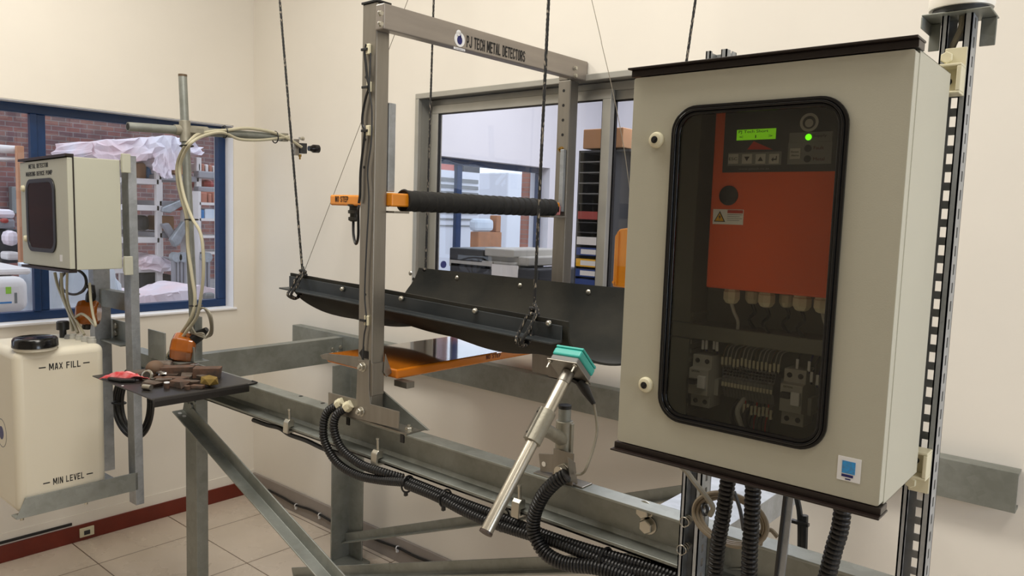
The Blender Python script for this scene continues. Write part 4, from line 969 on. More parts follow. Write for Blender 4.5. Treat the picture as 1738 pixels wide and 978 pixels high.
def txt(parent, s, x0, y0, x1, h, m, base=None, th=.0003):
    base = yf-.0014 if base is None else base
    a = A(x0, y0, 'Y', oy); c = A(x1, y0, 'Y', oy); zc_ = A((x0+x1)/2, y0, 'Y', oy).z
    return lettering('lettering', s, (((a.x+c.x)/2), base, zc_), (1, 0, 0), (0, 0, 1), abs(c.x-a.x), h, m, parent, thick=th)
txt(lcd, 'PJ Tech Short', 1255, 224, 1305, .0055, MT['ink'], yf-.0015)
txt(lcd, '<     I     >', 1256, 232, 1312, .0045, MT['ink'], yf-.0015)
a = [A(x, y, 'Y', oy) for x, y in ((1280, 240), (1269, 254), (1312, 254))]
b = B(); b.prism([V((p.x, yf-.0004, p.z)) for p in a], (0, -.0005, 0)); obj('red_triangle', b, MT['redlabel'], face)
kp = plane_box('key_strip', 1237, 260, 1326, 280, MT['grey'], face, .0005, bev=.0)
for i, (s, x) in enumerate((('ESC', 1246), ('', 1269), ('', 1292), ('', 1315))):
    k = plane_box('key', x-8, 262-i*.2, x+8, 278, MT['lgrey'], kp, .0015, yf-.0009, .0004)
    c = A(x, 270, 'Y', oy); yk = yf-.0026; b = B()
    if i == 0: txt(k, 'ESC', x-7, 270, x+7, .0045, MT['ink'], yk)
    else:
        q = .0042
        if i == 1: P_ = [(-q, q*.8), (q, q*.8), (0, -q*.8)]
        elif i == 2: P_ = [(-q, -q*.8), (q, -q*.8), (0, q*.8)]
        else: P_ = [(-q, -.001), (-.001, .0025), (-.001, .0002), (q*.7, .0002), (q*.7, q), (q, q), (q, -.0018), (-.001, -.0018), (-.001, -.0042)]
        b.prism([V((c.x+u_, yk+.0004, c.z+v_)) for u_, v_ in P_], (0, -.0005, 0)); obj('key_symbol', b, MT['ink'], k)
txt(face, 'www.pjtech.co.za', 1254, 287, 1306, .004, MT['grey'], yf-.0006)
pn = plane_box('status_field', 1341, 226, 1413, 240, MT['grey'], face, .0005)
pn2 = plane_box('status_field', 1339, 243, 1411, 278, MT['grey'], face, .0005)
c = A(1373, 233, 'Y', oy); b = B(); b.lathe(V((c.x, yf-.0009, c.z)), (0, -1, 0), [(0, .0046), (.001, .0044), (.002, .002)], 20); obj('green_indicator', b, MT['led'], face, smooth=True, label='lit green indicator')
for x, y in ((1372, 252), (1371, 270)):
    c = A(x, y, 'Y', oy); b = B(); b.lathe(V((c.x, yf-.0009, c.z)), (0, -1, 0), [(0, .0052), (.0008, .0052), (.0008, .0042), (.001, .002)], 20); obj('indicator', b, MT['dgrey'], face, smooth=True)
txt(pn, 'Supply', 1381, 231, 1404, .0048, MT['dgrey'], yf-.0012); txt(pn2, 'Fault', 1382, 251, 1399, .0048, MT['inkred'], yf-.0012); txt(pn2, 'Metal', 1381, 270, 1400, .0048, MT['inkred'], yf-.0012)
rk = plane_box('reset_key', 1342, 252, 1359, 270, MT['lgrey'], pn2, .0012, yf-.0009, .0004); txt(rk, 'Reset', 1344, 258, 1357, .003, MT['dgrey'], yf-.0023); txt(rk, 'Alarm', 1344, 264, 1357, .003, MT['dgrey'], yf-.0023)
c = A(1374, 208, 'Y', oy); b = B(); b.ring(disc((c.x, yf-.0004, c.z), (0, -1, 0), .0135), disc((c.x, yf-.0004, c.z), (0, -1, 0), .0095), (0, -.0005, 0)); b.prism(disc((c.x, yf-.0004, c.z-.001), (0, -1, 0), .006), (0, -.0005, 0)); obj('logo_ring', b, MT['lgrey'], face)
c = A(1237, 332, 'Y', oy); b = B(); b.lathe((c.x, oy, c.z), (0, -1, 0), [(0, .0155), (.002, .0155), (.003, .014)], 28); obj('blanking_plug', b, MT['black'], cb_, smooth=True)
a0, a1 = A(1211, 355, 'Y', oy), A(1261, 382, 'Y', oy)
b = B(); b.box(a0.x, a1.x, oy-.0006, oy, a1.z, a0.z); wl_ = obj('warning_label', b, MT['paper'], cb_)
cx_, cz_ = a0.x+(a1.x-a0.x)*.23, (a0.z+a1.z)/2
b = B(); b.prism([V((cx_+u_, oy-.0006, cz_+v_)) for u_, v_ in ((-.0095, -.008), (.0095, -.008), (0, .009))], (0, -.0004, 0)); tri = obj('warning_triangle', b, MT['ink'], wl_)
b = B(); b.prism([V((cx_+u_, oy-.001, cz_+v_)) for u_, v_ in ((-.0072, -.0067), (.0072, -.0067), (0, .0062))], (0, -.0003, 0)); obj('warning_triangle', b, MT['yellow'], wl_)
b = B(); b.prism([V((cx_+u_, oy-.0013, cz_+v_)) for u_, v_ in ((.001, .004), (-.0022, -.001), (0, -.001), (-.001, -.006), (.0024, .0006), (.0003, .0006))], (0, -.0003, 0)); obj('flash_mark', b, MT['ink'], wl_)
b = B(); xm = a0.x+(a1.x-a0.x)*.48; b.box(xm, a1.x-.001, oy-.001, oy-.0006, a0.z-.006, a0.z-.001); obj('red_band', b, MT['redlabel'], wl_)
b = B()
for k in range(4): b.box(xm, a1.x-.002-.004*(k % 2), oy-.0009, oy-.0006, a0.z-.0085-k*.003, a0.z-.0078-k*.003)
obj('print_lines', b, MT['grey'], wl_)
for x, y, s_ in ((1242, 508, 1), (1277, 512, .85), (1301, 518, 1), (1335, 521, .85), (1361, 525, 1.05), (1396, 531, 1)):
    yy_ = 1.175 if s_ > .9 else 1.205
    c = A(x, y-8, 'Y', yy_); b = B(); c.z = oz0
    b.lathe(c, (0, 0, -1), [(0, .0125*s_), (.005, .0125*s_), (.006, .0138*s_), (.018, .0138*s_), (.024, .010*s_), (.026, .006)], 8 if s_ > .9 else 14); gg = obj('cable_gland', b, MT['ivory'], cb_, bevel=.0005)
    cabl('cable', [c+V((0, 0, -.024)), c+V((.004, .004, -.04)), c+V((.008*(-1)**int(x), .012, -.055)), c+V((.004, .022, -.075))], .003, (MT['black'] if int(x) % 2 else MT['lgrey']), gg)
# trunking
def inbox(px0, py0, px1, py1, Y): 
    a = A(px0, py0, 'Y', Y); c = A(px1, py1, 'Y', Y); return a, c
tA = A(1150, 553, 'Y', 1.20); tz = tA.z
b = B(); b.box(CX0+.02, CX1-.02, 1.19, YP-.003, tz-.017, tz+.008); tk = single('wiring_duct', b, MT['plate'], 'horizontal grey wiring duct below the orange control unit inside the cabinet', 'duct', bevel=.002)
b = B(); b.box(CX0+.02, CX0+.055, 1.19, YP-.003, CZ0+.02, tz-.019)
for k in range(12): b.box(CX0+.055, CX0+.058, 1.195, YP-.003, CZ0+.03+k*.016, CZ0+.037+k*.016)
single('wiring_duct', b, MT['plate'], 'upright slotted wiring duct at the left inside the cabinet', 'duct', bevel=.001)
b = B(); b.box(CX0+.02, CX0+.055, 1.19, YP-.003, tz+.01, CZ1-.02); single('wiring_duct', b, MT['plate'], 'tall upright wiring duct beside the orange unit inside the cabinet', 'duct', bevel=.001)
zr = A(1280, 655, 'Y', 1.225).z
b = B(); b.box(CX0+.06, CX1-.025, 1.235, YP-.003, zr-.0175, zr+.0175); single('mounting_rail', b, MT['galv2'], 'zinc rail carrying breakers and terminals inside the cabinet', 'rail')
def breaker(px, lb, dark):
    c = A(px, 655, 'Y', 1.20); x0 = c.x-.0175; t = thing('circuit_breaker', lb, 'breaker', (c.x, 1.234, zr-.045), 'circuit breakers in the cabinet')
    b = B(); b.prism([(x0, y, zr+z) for y, z in ((1.234, .045), (1.190, .045), (1.190, .024), (1.178, .022), (1.178, -.022), (1.190, -.024), (1.190, -.045), (1.234, -.045))], (.035, 0, 0)); cs_ = obj('breaker_body', b, MT['lgrey'], t, bevel=.001)
    for k in (0, 1):
        for s_ in (-1, 1):
            b = B(); b.cyl((x0+.009+k*.0175, 1.1905, zr+s_*.035), (x0+.009+k*.0175, 1.1892, zr+s_*.035), .0042, 16); obj('terminal_screw', b, MT['ink'], cs_)
    b = B(); b.box(x0+.003, x0+.017, 1.170, 1.178, zr-.004+(0 if dark else .004), zr+.006+(0 if dark else .004)); obj('breaker_toggle', b, MT['black'], cs_, bevel=.001)
    b = B(); b.box(x0+.019, x0+.033, 1.171, 1.178, zr-.009, zr+.012); obj('breaker_toggle', b, MT['white'], cs_, bevel=.001)
    lettering('lettering', 'E.T.N' if False else 'EATON', (x0+.012, 1.1778, zr+.018), (1, 0, 0), (0, 0, 1), .014, .003, MT['ink'], cs_, thick=.0003)
breaker(1194, 'two-pole breaker at the left end of the rail inside the cabinet', True)
breaker(1352, 'two-pole breaker at the right end of the rail inside the cabinet', False)
# terminal row
tx0, tx1 = A(1231, 650, 'Y', 1.215).x, A(1318, 660, 'Y', 1.215).x
t = thing('terminal_strip', 'row of narrow numbered terminals between the two breakers', 'terminal strip', ((tx0+tx1)/2, 1.234, zr-.03))
nt_ = 16
for k in range(nt_):
    xa = tx0+(tx1-tx0)*k/nt_; xb2 = xa+(tx1-tx0)/nt_-.0006
    b = B(); b.prism([(xa, y, zr+z) for y, z in ((1.234, .03), (1.212, .03), (1.205, .012), (1.200, .010), (1.200, -.004), (1.205, -.006), (1.212, -.024), (1.234, -.024))], (xb2-xa, 0, 0)); tm = obj('terminal', b, MT['grey'], t)
    b = B(); b.box(xa+.0005, xb2-.0005, 1.1985, 1.200, zr-.0035, zr+.0035); obj('terminal_marker', b, MT['ivory'], tm)
    b = B()
    for zz in (.016, .021, .026): b.box(xa+.001, xb2-.001, 1.204, 1.209, zr+zz-.0014, zr+zz+.0014)
    obj('terminal_opening', b, MT['ink'], tm)
random.seed(3)
for k in range(15):
    xx = tx0-.004+(tx1-tx0+.008)*k/14; zz = zr+.034+random.uniform(-.001, .003)
    xt = xx+.012+random.uniform(0, .006); yy_ = 1.208
    t = thing('control_wire', 'thin grey wire with a printed sleeve rising from the terminal row', 'wire', (xx, yy_, zz), 'grey wires above the terminal row')
    b = B(); b.tube(spline([V((xx, yy_, zz-.006)), V((xx+.001, yy_, zz+.012)), V((xx+.004, yy_+.004, zz+.028)), V((xt, yy_+.012, tz-.019))], 5), .0011, 6); obj('wire_core', b, MT['lgrey'] if k % 4 else MT['cable_beige'], t, smooth=True)
    b = B(); b.box(xx-.0018, xx+.0018, yy_-.002, yy_+.001, zz-.003, zz+.010); obj('wire_sleeve', b, MT['ivory'], t)
for k in range(8):
    xx = tx0+.040+(tx1-tx0-.03)*k/9; zz = zr-.033+random.uniform(-.002, .002)
    t = thing('control_wire', 'thin wire with a printed sleeve dropping below the terminal row', 'wire', (xx, 1.208, zz-.03), 'wires below the terminal row')
    b = B(); b.tube(spline([V((xx, 1.21, zz+.008)), V((xx+.001, 1.207, zz-.008)), V((xx-.004, 1.212, zz-.026)), V((xx-.01, 1.23, CZ0+.006))], 5), .0011, 6); obj('wire_core', b, MT['dgrey'] if k % 3 else MT['redlabel'], t, smooth=True)
    b = B(); b.box(xx-.0018, xx+.0018, 1.204, 1.208, zz-.012, zz+.003); obj('wire_sleeve', b, MT['ivory'], t)
for k, (px, py) in enumerate(((1194, 585), (1200, 585), (1213, 585), (1218, 588), (1354, 618), (1374, 622), (1378, 640), (1388, 645))):
    c = A(px, py, 'Y', 1.2); t = thing('control_wire', 'insulated wire with a white sleeve entering the top of a breaker', 'wire', c, 'wires into the breakers')
    b = B(); b.tube(spline([c+V((0, 0, -.012)), c, c+V((.003, .004, .018)), V((c.x+.006, 1.215, tz-.019))], 5), .0014, 6); obj('wire_core', b, MT['navy'] if k % 2 else MT['dgrey'], t, smooth=True)
    b = B(); b.box(c.x-.002, c.x+.002, c.y-.003, c.y, c.z-.008, c.z+.008); obj('wire_sleeve', b, MT['white'], t)
# relay markers + lower cables
for px, py in ((1217, 657), (1374, 690)):
    c = A(px, py, 'Y', 1.21); b = B(); b.box(c.x-.0045, c.x+.0045, 1.205, 1.234, c.z-.014, c.z+.014); single('terminal_end_stop', b, MT['lgrey'], 'pale upright end stop beside the %s breaker' % ('left' if px < 1300 else 'right'), 'end stop', bevel=.0008)
for k, (px, py) in enumerate(((1252, 700), (1262, 695), (1275, 705))):
    c = A(px, py, 'Y', 1.21); b = B(); b.tube(spline([V((c.x, 1.215, c.z+.02)), V((c.x-.006, 1.20, c.z)), V((c.x+.0, 1.2, c.z-.02)), V((c.x+.01, 1.22, CZ0+.004))], 6), .0045, 8)
    single('power_cable', b, MT['black'] if k != 1 else MT['lgrey'], ('black cable bending down left of centre at the cabinet floor', 'pale grey cable between two black ones at the cabinet floor', 'black cable bending down right of centre at the cabinet floor')[k], 'cable', smooth=True)

# conduits below the cabinet
def drop(pts, r, lb): conduit(pts, r, lb, grp='conduits under the large cabinet')
drop([V((A(1240, 815, 'Y', 1.20).x, 1.2, CZ0-.001)), A(1228, 870, 'Y', 1.2), A(1219, 920, 'Y', 1.2), A(1213, 978, 'Y', 1.2), A(1208, 1030, 'Y', 1.2)], .0135, 'left of the two corrugated conduits under the middle of the large cabinet')
drop([V((A(1277, 825, 'Y', 1.19).x, 1.19, CZ0-.001)), A(1276, 880, 'Y', 1.19), A(1273, 930, 'Y', 1.19), A(1271, 978, 'Y', 1.19), A(1268, 1030, 'Y', 1.19)], .0135, 'right of the two corrugated conduits under the middle of the large cabinet')
drop([V((A(1432, 855, 'Y', 1.19).x, 1.19, CZ0-.001)), A(1427, 890, 'Y', 1.19), A(1416, 930, 'Y', 1.19), A(1404, 978, 'Y', 1.19), A(1390, 1030, 'Y', 1.19)], .0135, 'corrugated conduit under the right side of the large cabinet')
# beige cable coil
cc = A(1240, 880, 'Y', 1.30); t = thing('cable_coil', 'coil of beige cable tied behind the conduits below the large cabinet', 'cable', cc)
for k in range(3):
    R_ = .062-.005*k; b = B()
    b.tube([cc + V((math.cos(a)*R_*1.15, .004*k-.006+.01*math.sin(a), math.sin(a)*R_*.72-.002*k)) for a in [2*PI*i/40 for i in range(41)]], .0038, 8); obj('cable_turn', b, MT['cable_beige'], t, smooth=True)
b = B(); b.torus(A(1196, 865, 'Y', 1.29), (1, 0, .3), .010, .003, 16, 6); obj('cable_tie', b, MT['black'], t, smooth=True)
b = B(); b.torus(A(1286, 905, 'Y', 1.30), (0, 0, 1), .010, .003, 16, 6); obj('cable_tie', b, MT['black'], t, smooth=True)
b = B(); b.tube(spline([A(1140, 782, 'Y', 1.24), A(1160, 795, 'Y', 1.25), A(1180, 820, 'Y', 1.27), A(1200, 845, 'Y', 1.28), A(1210, 862, 'Y', 1.285), A(1205, 875, 'Y', 1.29)], 6), .005, 8); single('grey_cable', b, MT['cable_grey'], 'grey cable curving from the cabinet underside across the left strut', 'cable', smooth=True)
b = B(); b.tube(spline([A(1246, 835, 'Y', 1.27), A(1256, 865, 'Y', 1.28), A(1262, 900, 'Y', 1.29)], 6), .0035, 8); single('grey_cable', b, MT['dgrey'], 'dark thin cable slanting between the two middle conduits', 'cable', smooth=True)
b = B(); b.tube(spline([A(1290, 925, 'Y', 1.32), A(1296, 905, 'Y', 1.32), A(1308, 900, 'Y', 1.32), A(1320, 912, 'Y', 1.32)], 6), .0042, 8); single('grey_cable', b, MT['cable_beige'], 'short arch of beige cable on the beam right of the conduits', 'cable', smooth=True)
b = B(); p, q = A(1342, 840, 'Y', 1.30), A(1322, 1010, 'Y', 1.30); b.bar(p, q, .012, .004, up=(0, -1, 0)); single('steel_strip', b, MT['galv2'], 'bright steel strip hanging upright below the large cabinet', 'strip', bevel=.0005)
b = B(); b.tube([A(1333, 838, 'Y', 1.295), A(1313, 1010, 'Y', 1.295)], .0035, 8); single('black_cable', b, MT['black'], 'straight black cable along the left edge of the bright strip', 'cable', smooth=True)
b = B(); b.tube(spline([A(1352, 842, 'Y', 1.5), A(1358, 880, 'Y', 1.5), A(1358, 955, 'Y', 1.5)], 4), .006, 8); b.tube([A(1366, 875, 'Y', 1.5), A(1364, 955, 'Y', 1.5)], .007, 8); b.obox(A(1358, 888, 'Y', 1.49), V((1, 0, 0)), V((0, 1, 0)), V((0, 0, 1)), .034, .01, .006)
single('black_cable', b, MT['black'], 'pair of black cables tied together behind the bright strip', 'cable', smooth=True)

# ------------------------------------------------------------------ pump stand, tank, small cabinet (left)
LEAN = -0.022
def lean(t): t.rotation_euler = (0, LEAN, 0)
pf = thing('pump_stand', 'galvanised angle stand holding the tank and the small cabinet at the left', 'stand', (-3.0, 1.25, .42))
b = B(); b.prism([(x, y, .43) for x, y in ((-2.99, 1.25), (-2.93, 1.25), (-2.93, 1.281), (-2.936, 1.281), (-2.936, 1.256), (-2.99, 1.256))], (0, 0, 1.345)); pp = obj('post', b, MT['galv2'], pf, bevel=.001)  # brighter zinc on both posts paints in the light their sides catch
b = B(); b.prism([(x, y, .48) for x, y in ((-3.33, 1.25), (-3.28, 1.25), (-3.28, 1.315), (-3.286, 1.315), (-3.286, 1.256), (-3.33, 1.256))], (0, 0, 1.28)); obj('post', b, MT['galv2'], pf, bevel=.001)
b = B(); b.box(-3.28, -2.99, 1.27, 1.276, 1.18, 1.25); b.box(-3.28, -2.99, 1.276, 1.31, 1.244, 1.25); obj('cross_bar', b, MT['galv'], pf, bevel=.001)
b = B(); b.prism([(-2.93, y, z) for y, z in ((1.26, .49), (1.26, .56), (.875, .56), (.845, .49))], (-.006, 0, 0)); b.box(-2.98, -2.936, .845, 1.26, .49, .496); obj('arm', b, MT['galv'], pf, bevel=.001)
b = B(); b.prism([(-3.30, y, z) for y, z in ((1.26, .49), (1.26, .56), (.875, .56), (.845, .49))], (-.006, 0, 0)); b.box(-3.30, -3.26, .845, 1.26, .49, .496); obj('arm', b, MT['galv'], pf, bevel=.001)
b = B(); b.box(-3.26, -2.98, 1.16, 1.25, .49, .496); b.box(-3.26, -2.98, 1.16, 1.166, .496, .53); obj('cross_bar', b, MT['galv2'], pf, bevel=.001)
b = B(); b.cyl((-2.955, .87, .49), (-2.955, .87, .476), .006, 8); b.cyl((-2.955, 1.08, .49), (-2.955, 1.08, .476), .006, 8); obj('hex_bolt', b, MT['chrome'], pf)
lean(pf)
# tank
TX0, TX1, TY0, TY1, TZ0, TZ1 = -3.29, -2.938, .855, 1.150, .498, 1.078
tk = thing('marking_fluid_tank', 'large milky white plastic tank with a black screw cap at the left edge', 'tank', ((TX0+TX1)/2, (TY0+TY1)/2, TZ0))
b = B(); b.box(TX0, TX1-.004, TY0, TY1, TZ0, TZ1); obj('tank_body', b, MT['tank'], tk, bevel=.028, seg=5, smooth=True)
XT = TX1-.004
for s, x0, x1, y0, y1, lx in (('MAX FILL', 83, 137, 623, 617, None), ('MIN LEVEL', 90, 143, 816, 808, None)):
    c0, c1 = A(x0, y0, 'X', XT), A(x1, y1, 'X', XT); cz_ = A((x0+x1)/2, (y0+y1)/2, 'X', XT).z
    lettering('level_lettering', s, (XT+.0002, (c0.y+c1.y)/2, cz_), (0, 1, 0), (0, 0, 1), abs(c1.y-c0.y), .024, MT['ink'], tk, thick=.0005, bold=.04)
    for ya in (min(c0.y, c1.y)-.032, max(c0.y, c1.y)+.008):
        b = B(); b.box(XT, XT+.0006, ya, ya+.022, cz_-.002, cz_+.002); obj('level_dash', b, MT['ink'], tk)
cp = A(60, 592, 'Z', TZ1)
b = B(); b.lathe(V((cp.x, cp.y, TZ1-.002)), (0, 0, 1), [(0, .066), (.012, .066)], 40); obj('tank_neck', b, MT['tank'], tk, smooth=True)
prof = [(.008, .070), (.010, .072), (.034, .070), (.040, .066), (.042, .060), (.039, .056), (.039, .02), (.039, .001)]
b = B(); b.lathe(V((cp.x, cp.y, TZ1)), (0, 0, 1), prof, 40); lid = obj('screw_cap', b, MT['blackg'], tk, smooth=True)
for k, (x, y, r_, h_) in enumerate(((116, 567, .014, .014), (124, 567, .014, .018), (135, 569, .014, .018), (145, 572, .014, .018), (156, 574, .015, .022))):
    c = A(x, y+8, 'Z', TZ1); b = B(); b.lathe(c, (0, 0, 1), [(0, r_), (h_*.6, r_), (h_*.62, r_*.8), (h_, r_*.8), (h_*1.05, r_*.4)], 12); obj('hose_fitting', b, MT['grey'] if k == 0 else MT['lgrey'], tk, smooth=True)
c = A(107, 573, 'Z', TZ1); b = B(); b.lathe(V((c.x, c.y, TZ1)), (0, 0, 1), [(0, .012), (.03, .012), (.031, .022), (.06, .022), (.064, .018)], 24); obj('level_switch_cap', b, MT['black'], tk, smooth=True)
# logo on the narrow side
lc = A(3, 735, 'Y', TY0)
b = B(); b.ring(disc((lc.x-.0, TY0, lc.z), (0, -1, 0), .052, 32), disc((lc.x, TY0, lc.z), (0, -1, 0), .049, 32), (0, -.0006, 0)); obj('logo_outline', b, MT['grey'], tk)
b = B(); b.prism(disc((lc.x-.004, TY0, lc.z), (0, -1, 0), .024, 24), (0, -.0006, 0)); obj('logo_mark', b, MT['navy'], tk)
# small cabinet
SX0, SX1, SY0, SY1, SZ0, SZ1 = -3.44, -2.952, 1.042, 1.222, 1.348, 1.752
sc = thing('pump_cabinet', 'small grey electrical cabinet lettered for a marking pump, left of the pipe post', 'cabinet', ((SX0+SX1)/2, 1.222, SZ0-.0))
b = B(); b.box(SX0, SX1, SY0+.02, SY1, SZ0, SZ1); sb = obj('cabinet_body', b, MT['ral2'], sc, bevel=.002)
b = B(); b.box(SX0+.001, SX1-.001, SY0, SY0+.0185, SZ0+.003, SZ1-.003); sd = obj('door', b, MT['ral2'], sc, bevel=.003)
b = B(); b.box(SX0-.002, SX1+.002, SY0-.006, SY0+.022, SZ1, SZ1+.010); b.box(SX0-.002, SX1+.002, SY0-.006, SY0+.022, SZ0-.010, SZ0); b.box(SX1-.0, SX1+.0025, SY0+.0175, SY0+.0215, SZ0, SZ1); obj('rain_lip', b, MT['gasket'], sb, bevel=.001)
cL, cR, cT, cBt = A(47, 360, 'Y', SY0).x, A(96, 360, 'Y', SY0).x, A(68, 303, 'Y', SY0).z, A(74, 428, 'Y', SY0).z
ccx, ccz, cw, ch = (cL+cR)/2, (cT+cBt)/2, cR-cL, cT-cBt
b = B(); b.ring([p for p in rrect(ccx, ccz, cw, ch, .05, SY0-.005, 8)], [p for p in rrect(ccx, ccz, cw-.045, ch-.03, .035, SY0-.005, 8)], (0, .006, 0)); obj('window_seal', b, MT['black'], sd, bevel=.002)
b = B(); b.prism(rrect(ccx, ccz, cw-.04, ch-.026, .036, SY0-.003, 8), (0, .0025, 0)); obj('window_pane', b, mat('dark_window_acrylic', srgb(30, 28, 28), .08, spec=.25), sd)
for s, px, py, wd in (('METAL DETECTOR', 66, 281, .205), ('MARKING DEVICE PUMP', 67, 294, .275)):
    c = A(px, py, 'Y', SY0); lettering('cabinet_lettering', s, (c.x, SY0-.0002, c.z), (1, 0, 0), (0, 0, 1), wd, .017, MT['ink'], sd, thick=.0006, bold=.012)
for px, py in ((41, 318), (45, 403)):
    c = A(px, py, 'Y', SY0); b = B(); b.lathe(c, (0, -1, 0), [(0, .013), (.006, .012), (.010, .008)], 18); obj('door_lock', b, MT['ivory'], sd, smooth=True)
c = A(104, 440, 'Y', SY0); b = B(); b.box(c.x-.012, c.x+.012, SY0-.0006, SY0, c.z-.012, c.z+.012); obj('white_sticker', b, MT['white'], sd)
for za in (1.745, 1.365):
    b = B(); b.box(SX1-.004, SX1+.03, SY1+.002, SY1+.026, za-.03, za+.02); b.box(SX1+.016, SX1+.032, SY1-.004, SY1+.026, za-.04, za+.03); q = obj('mounting_bracket', b, MT['ral2'], sc, bevel=.002)
    c = V((SX1+.016, SY1+.004, za)); b = B(); b.hexnut(c, (0, -1, 0), .007, .004); obj('hex_bolt', b, MT['cast'], q)
lean(sc)
# hoses between small cabinet and tank
def hose(pts, r, m, lb, cat='hose'):
    b = B(); b.tube(spline(pts, 7), r, 8); return single('hose' if cat == 'hose' else 'black_cable', b, m, lb, cat, smooth=True)
HY = 1.13
hose([A(93, 463, 'Y', HY), A(98, 485, 'Y', HY), A(108, 510, 'Y', HY), A(118, 535, 'Y', HY), A(124, 562, 'Y', HY)], .006, MT['hose'], 'leftmost cream hose from the small cabinet down to the tank fittings')
hose([A(104, 463, 'Y', HY), A(106, 495, 'Y', HY), A(113, 520, 'Y', HY), A(124, 545, 'Y', HY), A(132, 565, 'Y', HY)], .006, MT['hose'], 'second cream hose from the left between small cabinet and tank')
hose([A(114, 463, 'Y', HY), A(114, 505, 'Y', HY), A(121, 530, 'Y', HY), A(134, 552, 'Y', HY), A(143, 568, 'Y', HY)], .005, MT['hose'], 'cream hose dropping straight from the middle of the small cabinet')
hose([A(152, 480, 'Y', HY), A(154, 510, 'Y', HY), A(158, 535, 'Y', HY), A(162, 553, 'Y', HY), A(150, 540, 'Y', HY), A(138, 533, 'Y', HY), A(126, 540, 'Y', HY)], .005, MT['hose'], 'cream hose arching in front of the amber housing above the tank')
pts = []
ce = A(123, 480, 'Y', 1.16)
for k in range(38): a = k*.36-1.2; pts.append(A(125+(21+k*.05)*math.cos(a), 479-21*math.sin(a), 'Y', 1.16+.003*math.sin(k)))
pts += [A(148, 485, 'Y', 1.16), A(156, 498, 'Y', 1.17)]
hose(pts, .005, MT['black'], 'black cable looped under the small cabinet', 'cable')
# amber housings
def amber(c, ax, r_, lb, bootdir):
    c = V(c); ax = V(ax).normalized(); t = thing('amber_housing', lb, 'switch housing', c)
    b = B(); b.lathe(c-ax*r_*.75, ax, [(0, r_*.75), (r_*.12, r_*.95), (r_*.4, r_), (r_*1.1, r_), (r_*1.4, r_*.9), (r_*1.5, r_*.7)], 8); obj('housing_body', b, MT['amber'], t, bevel=.004)
    d = V(bootdir).normalized(); e = c+d*r_*.85
    b = B(); b.tube([e, e+d*r_*.5, e+d*r_*1.3], .01, 12, True, [r_*.34, r_*.36, r_*.16]); obj('cable_boot', b, MT['black'], t, smooth=True)
    b = B(); b.cyl(c-d*r_*.9, c-d*r_*1.25, r_*.3, 12); obj('housing_foot', b, MT['dkcast'], t)
    return t
amber(A(150, 531, 'Y', 1.18), (-.55, -.8, .0), .052, 'amber plastic housing above the tank fittings under the small cabinet', (.15, .1, 1))
amber(A(313, 590, 'Y', 1.40), (-.6, -.75, .15), .060, 'amber plastic housing on the frame at the foot of the pipe post', (.65, .3, .55))
# cable coil behind the stand leg
cc = A(226, 684, 'Y', 1.335); t = thing('cable_coil', 'black cable coil hanging under the tray behind the stand post', 'cable', cc)
for k in range(5):
    b = B(); b.tube([A(226-2*k*0+math.cos(a)*(34-4*k if math.cos(a) < 0 else 34-2*k), 684+math.sin(a)*(60-3*k)+8*math.cos(a)*math.sin(a), 'Y', 1.335+.012*(k % 2)) for a in [2*PI*i/44 for i in range(45)]], .0062, 8); obj('cable_turn', b, MT['black'], t, smooth=True)
c = A(202, 684, 'Y', 1.335); b = B(); b.torus(c, (0, .1, 1), .026, .004, 14, 6); b.box(c.x, c.x+.03, c.y-.004, c.y+.004, c.z-.003, c.z+.003); obj('cable_tie', b, MT['black'], t, smooth=True)

# ------------------------------------------------------------------ pipe post with spray arm
p0, p1 = A(310, 129, 'Y', 1.43), A(331, 600, 'Y', 1.43); p1.z = max(p1.z, 1.004)
pp = thing('pipe_post', 'tall galvanised pipe post with a horizontal cross pipe beside the window', 'post', p1)
b = B(); b.cyl(p1, p0, .0155, 24); up = obj('upright_pipe', b, MT['galv'], pp, smooth=True)
b = B(); b.cyl(p0-V((0, 0, .002)), p0+V((0, 0, .006)), .0162, 24); obj('end_cap', b, mat('brown_cap', srgb(92, 74, 54), .5), up, smooth=True)
XA = -2.885
a0, a1 = V((XA, A(217, 215, 'X', XA).y, A(217, 215, 'X', XA).z)), A(478, 233, 'X', XA)
b = B(); b.cyl(a0, a1, .0165, 24); cr = obj('cross_pipe', b, MT['galv'], pp, smooth=True)
dd = (a1-a0).normalized(); b = B(); b.cyl(a0-dd*.001, a0+dd*.0005, .0125, 20); obj('pipe_bore', b, MT['ink'], cr)
hz = a0.lerp(a1, (A(320, 220, 'X', XA).y-a0.y)/(a1.y-a0.y)); cu = p1+(p0-p1)*((hz.z-p1.z)/(p0.z-p1.z))
b = B(); ud = (p0-p1).normalized(); b.cyl(cu-ud*.045, cu+ud*.035, .0205, 24); b.cyl(hz-dd*.055, hz+dd*.075, .0205, 24); b.box(hz.x+.012, hz.x+.024, hz.y-.03, hz.y+.05, hz.z-.008, hz.z+.012)
b.tube([cu, hz], .016, 16); obj('cross_clamp', b, MT['cast'], pp, smooth=True, bevel=.001)
b = B(); b.box(p1.x-.02, p1.x+.05, p1.y-.03, p1.y-.026, 1.0, 1.06); b.box(p1.x-.03, p1.x+.06, p1.y-.03, p1.y+.03, 1.0, 1.004); b.box(p1.x-.03, p1.x+.014, p1.y+.017, p1.y+.021, 1.0, 1.17); b.box(p1.x+.014, p1.x+.018, p1.y-.010, p1.y+.021, 1.0, 1.17); obj('foot_bracket', b, MT['galv'], pp, bevel=.001)
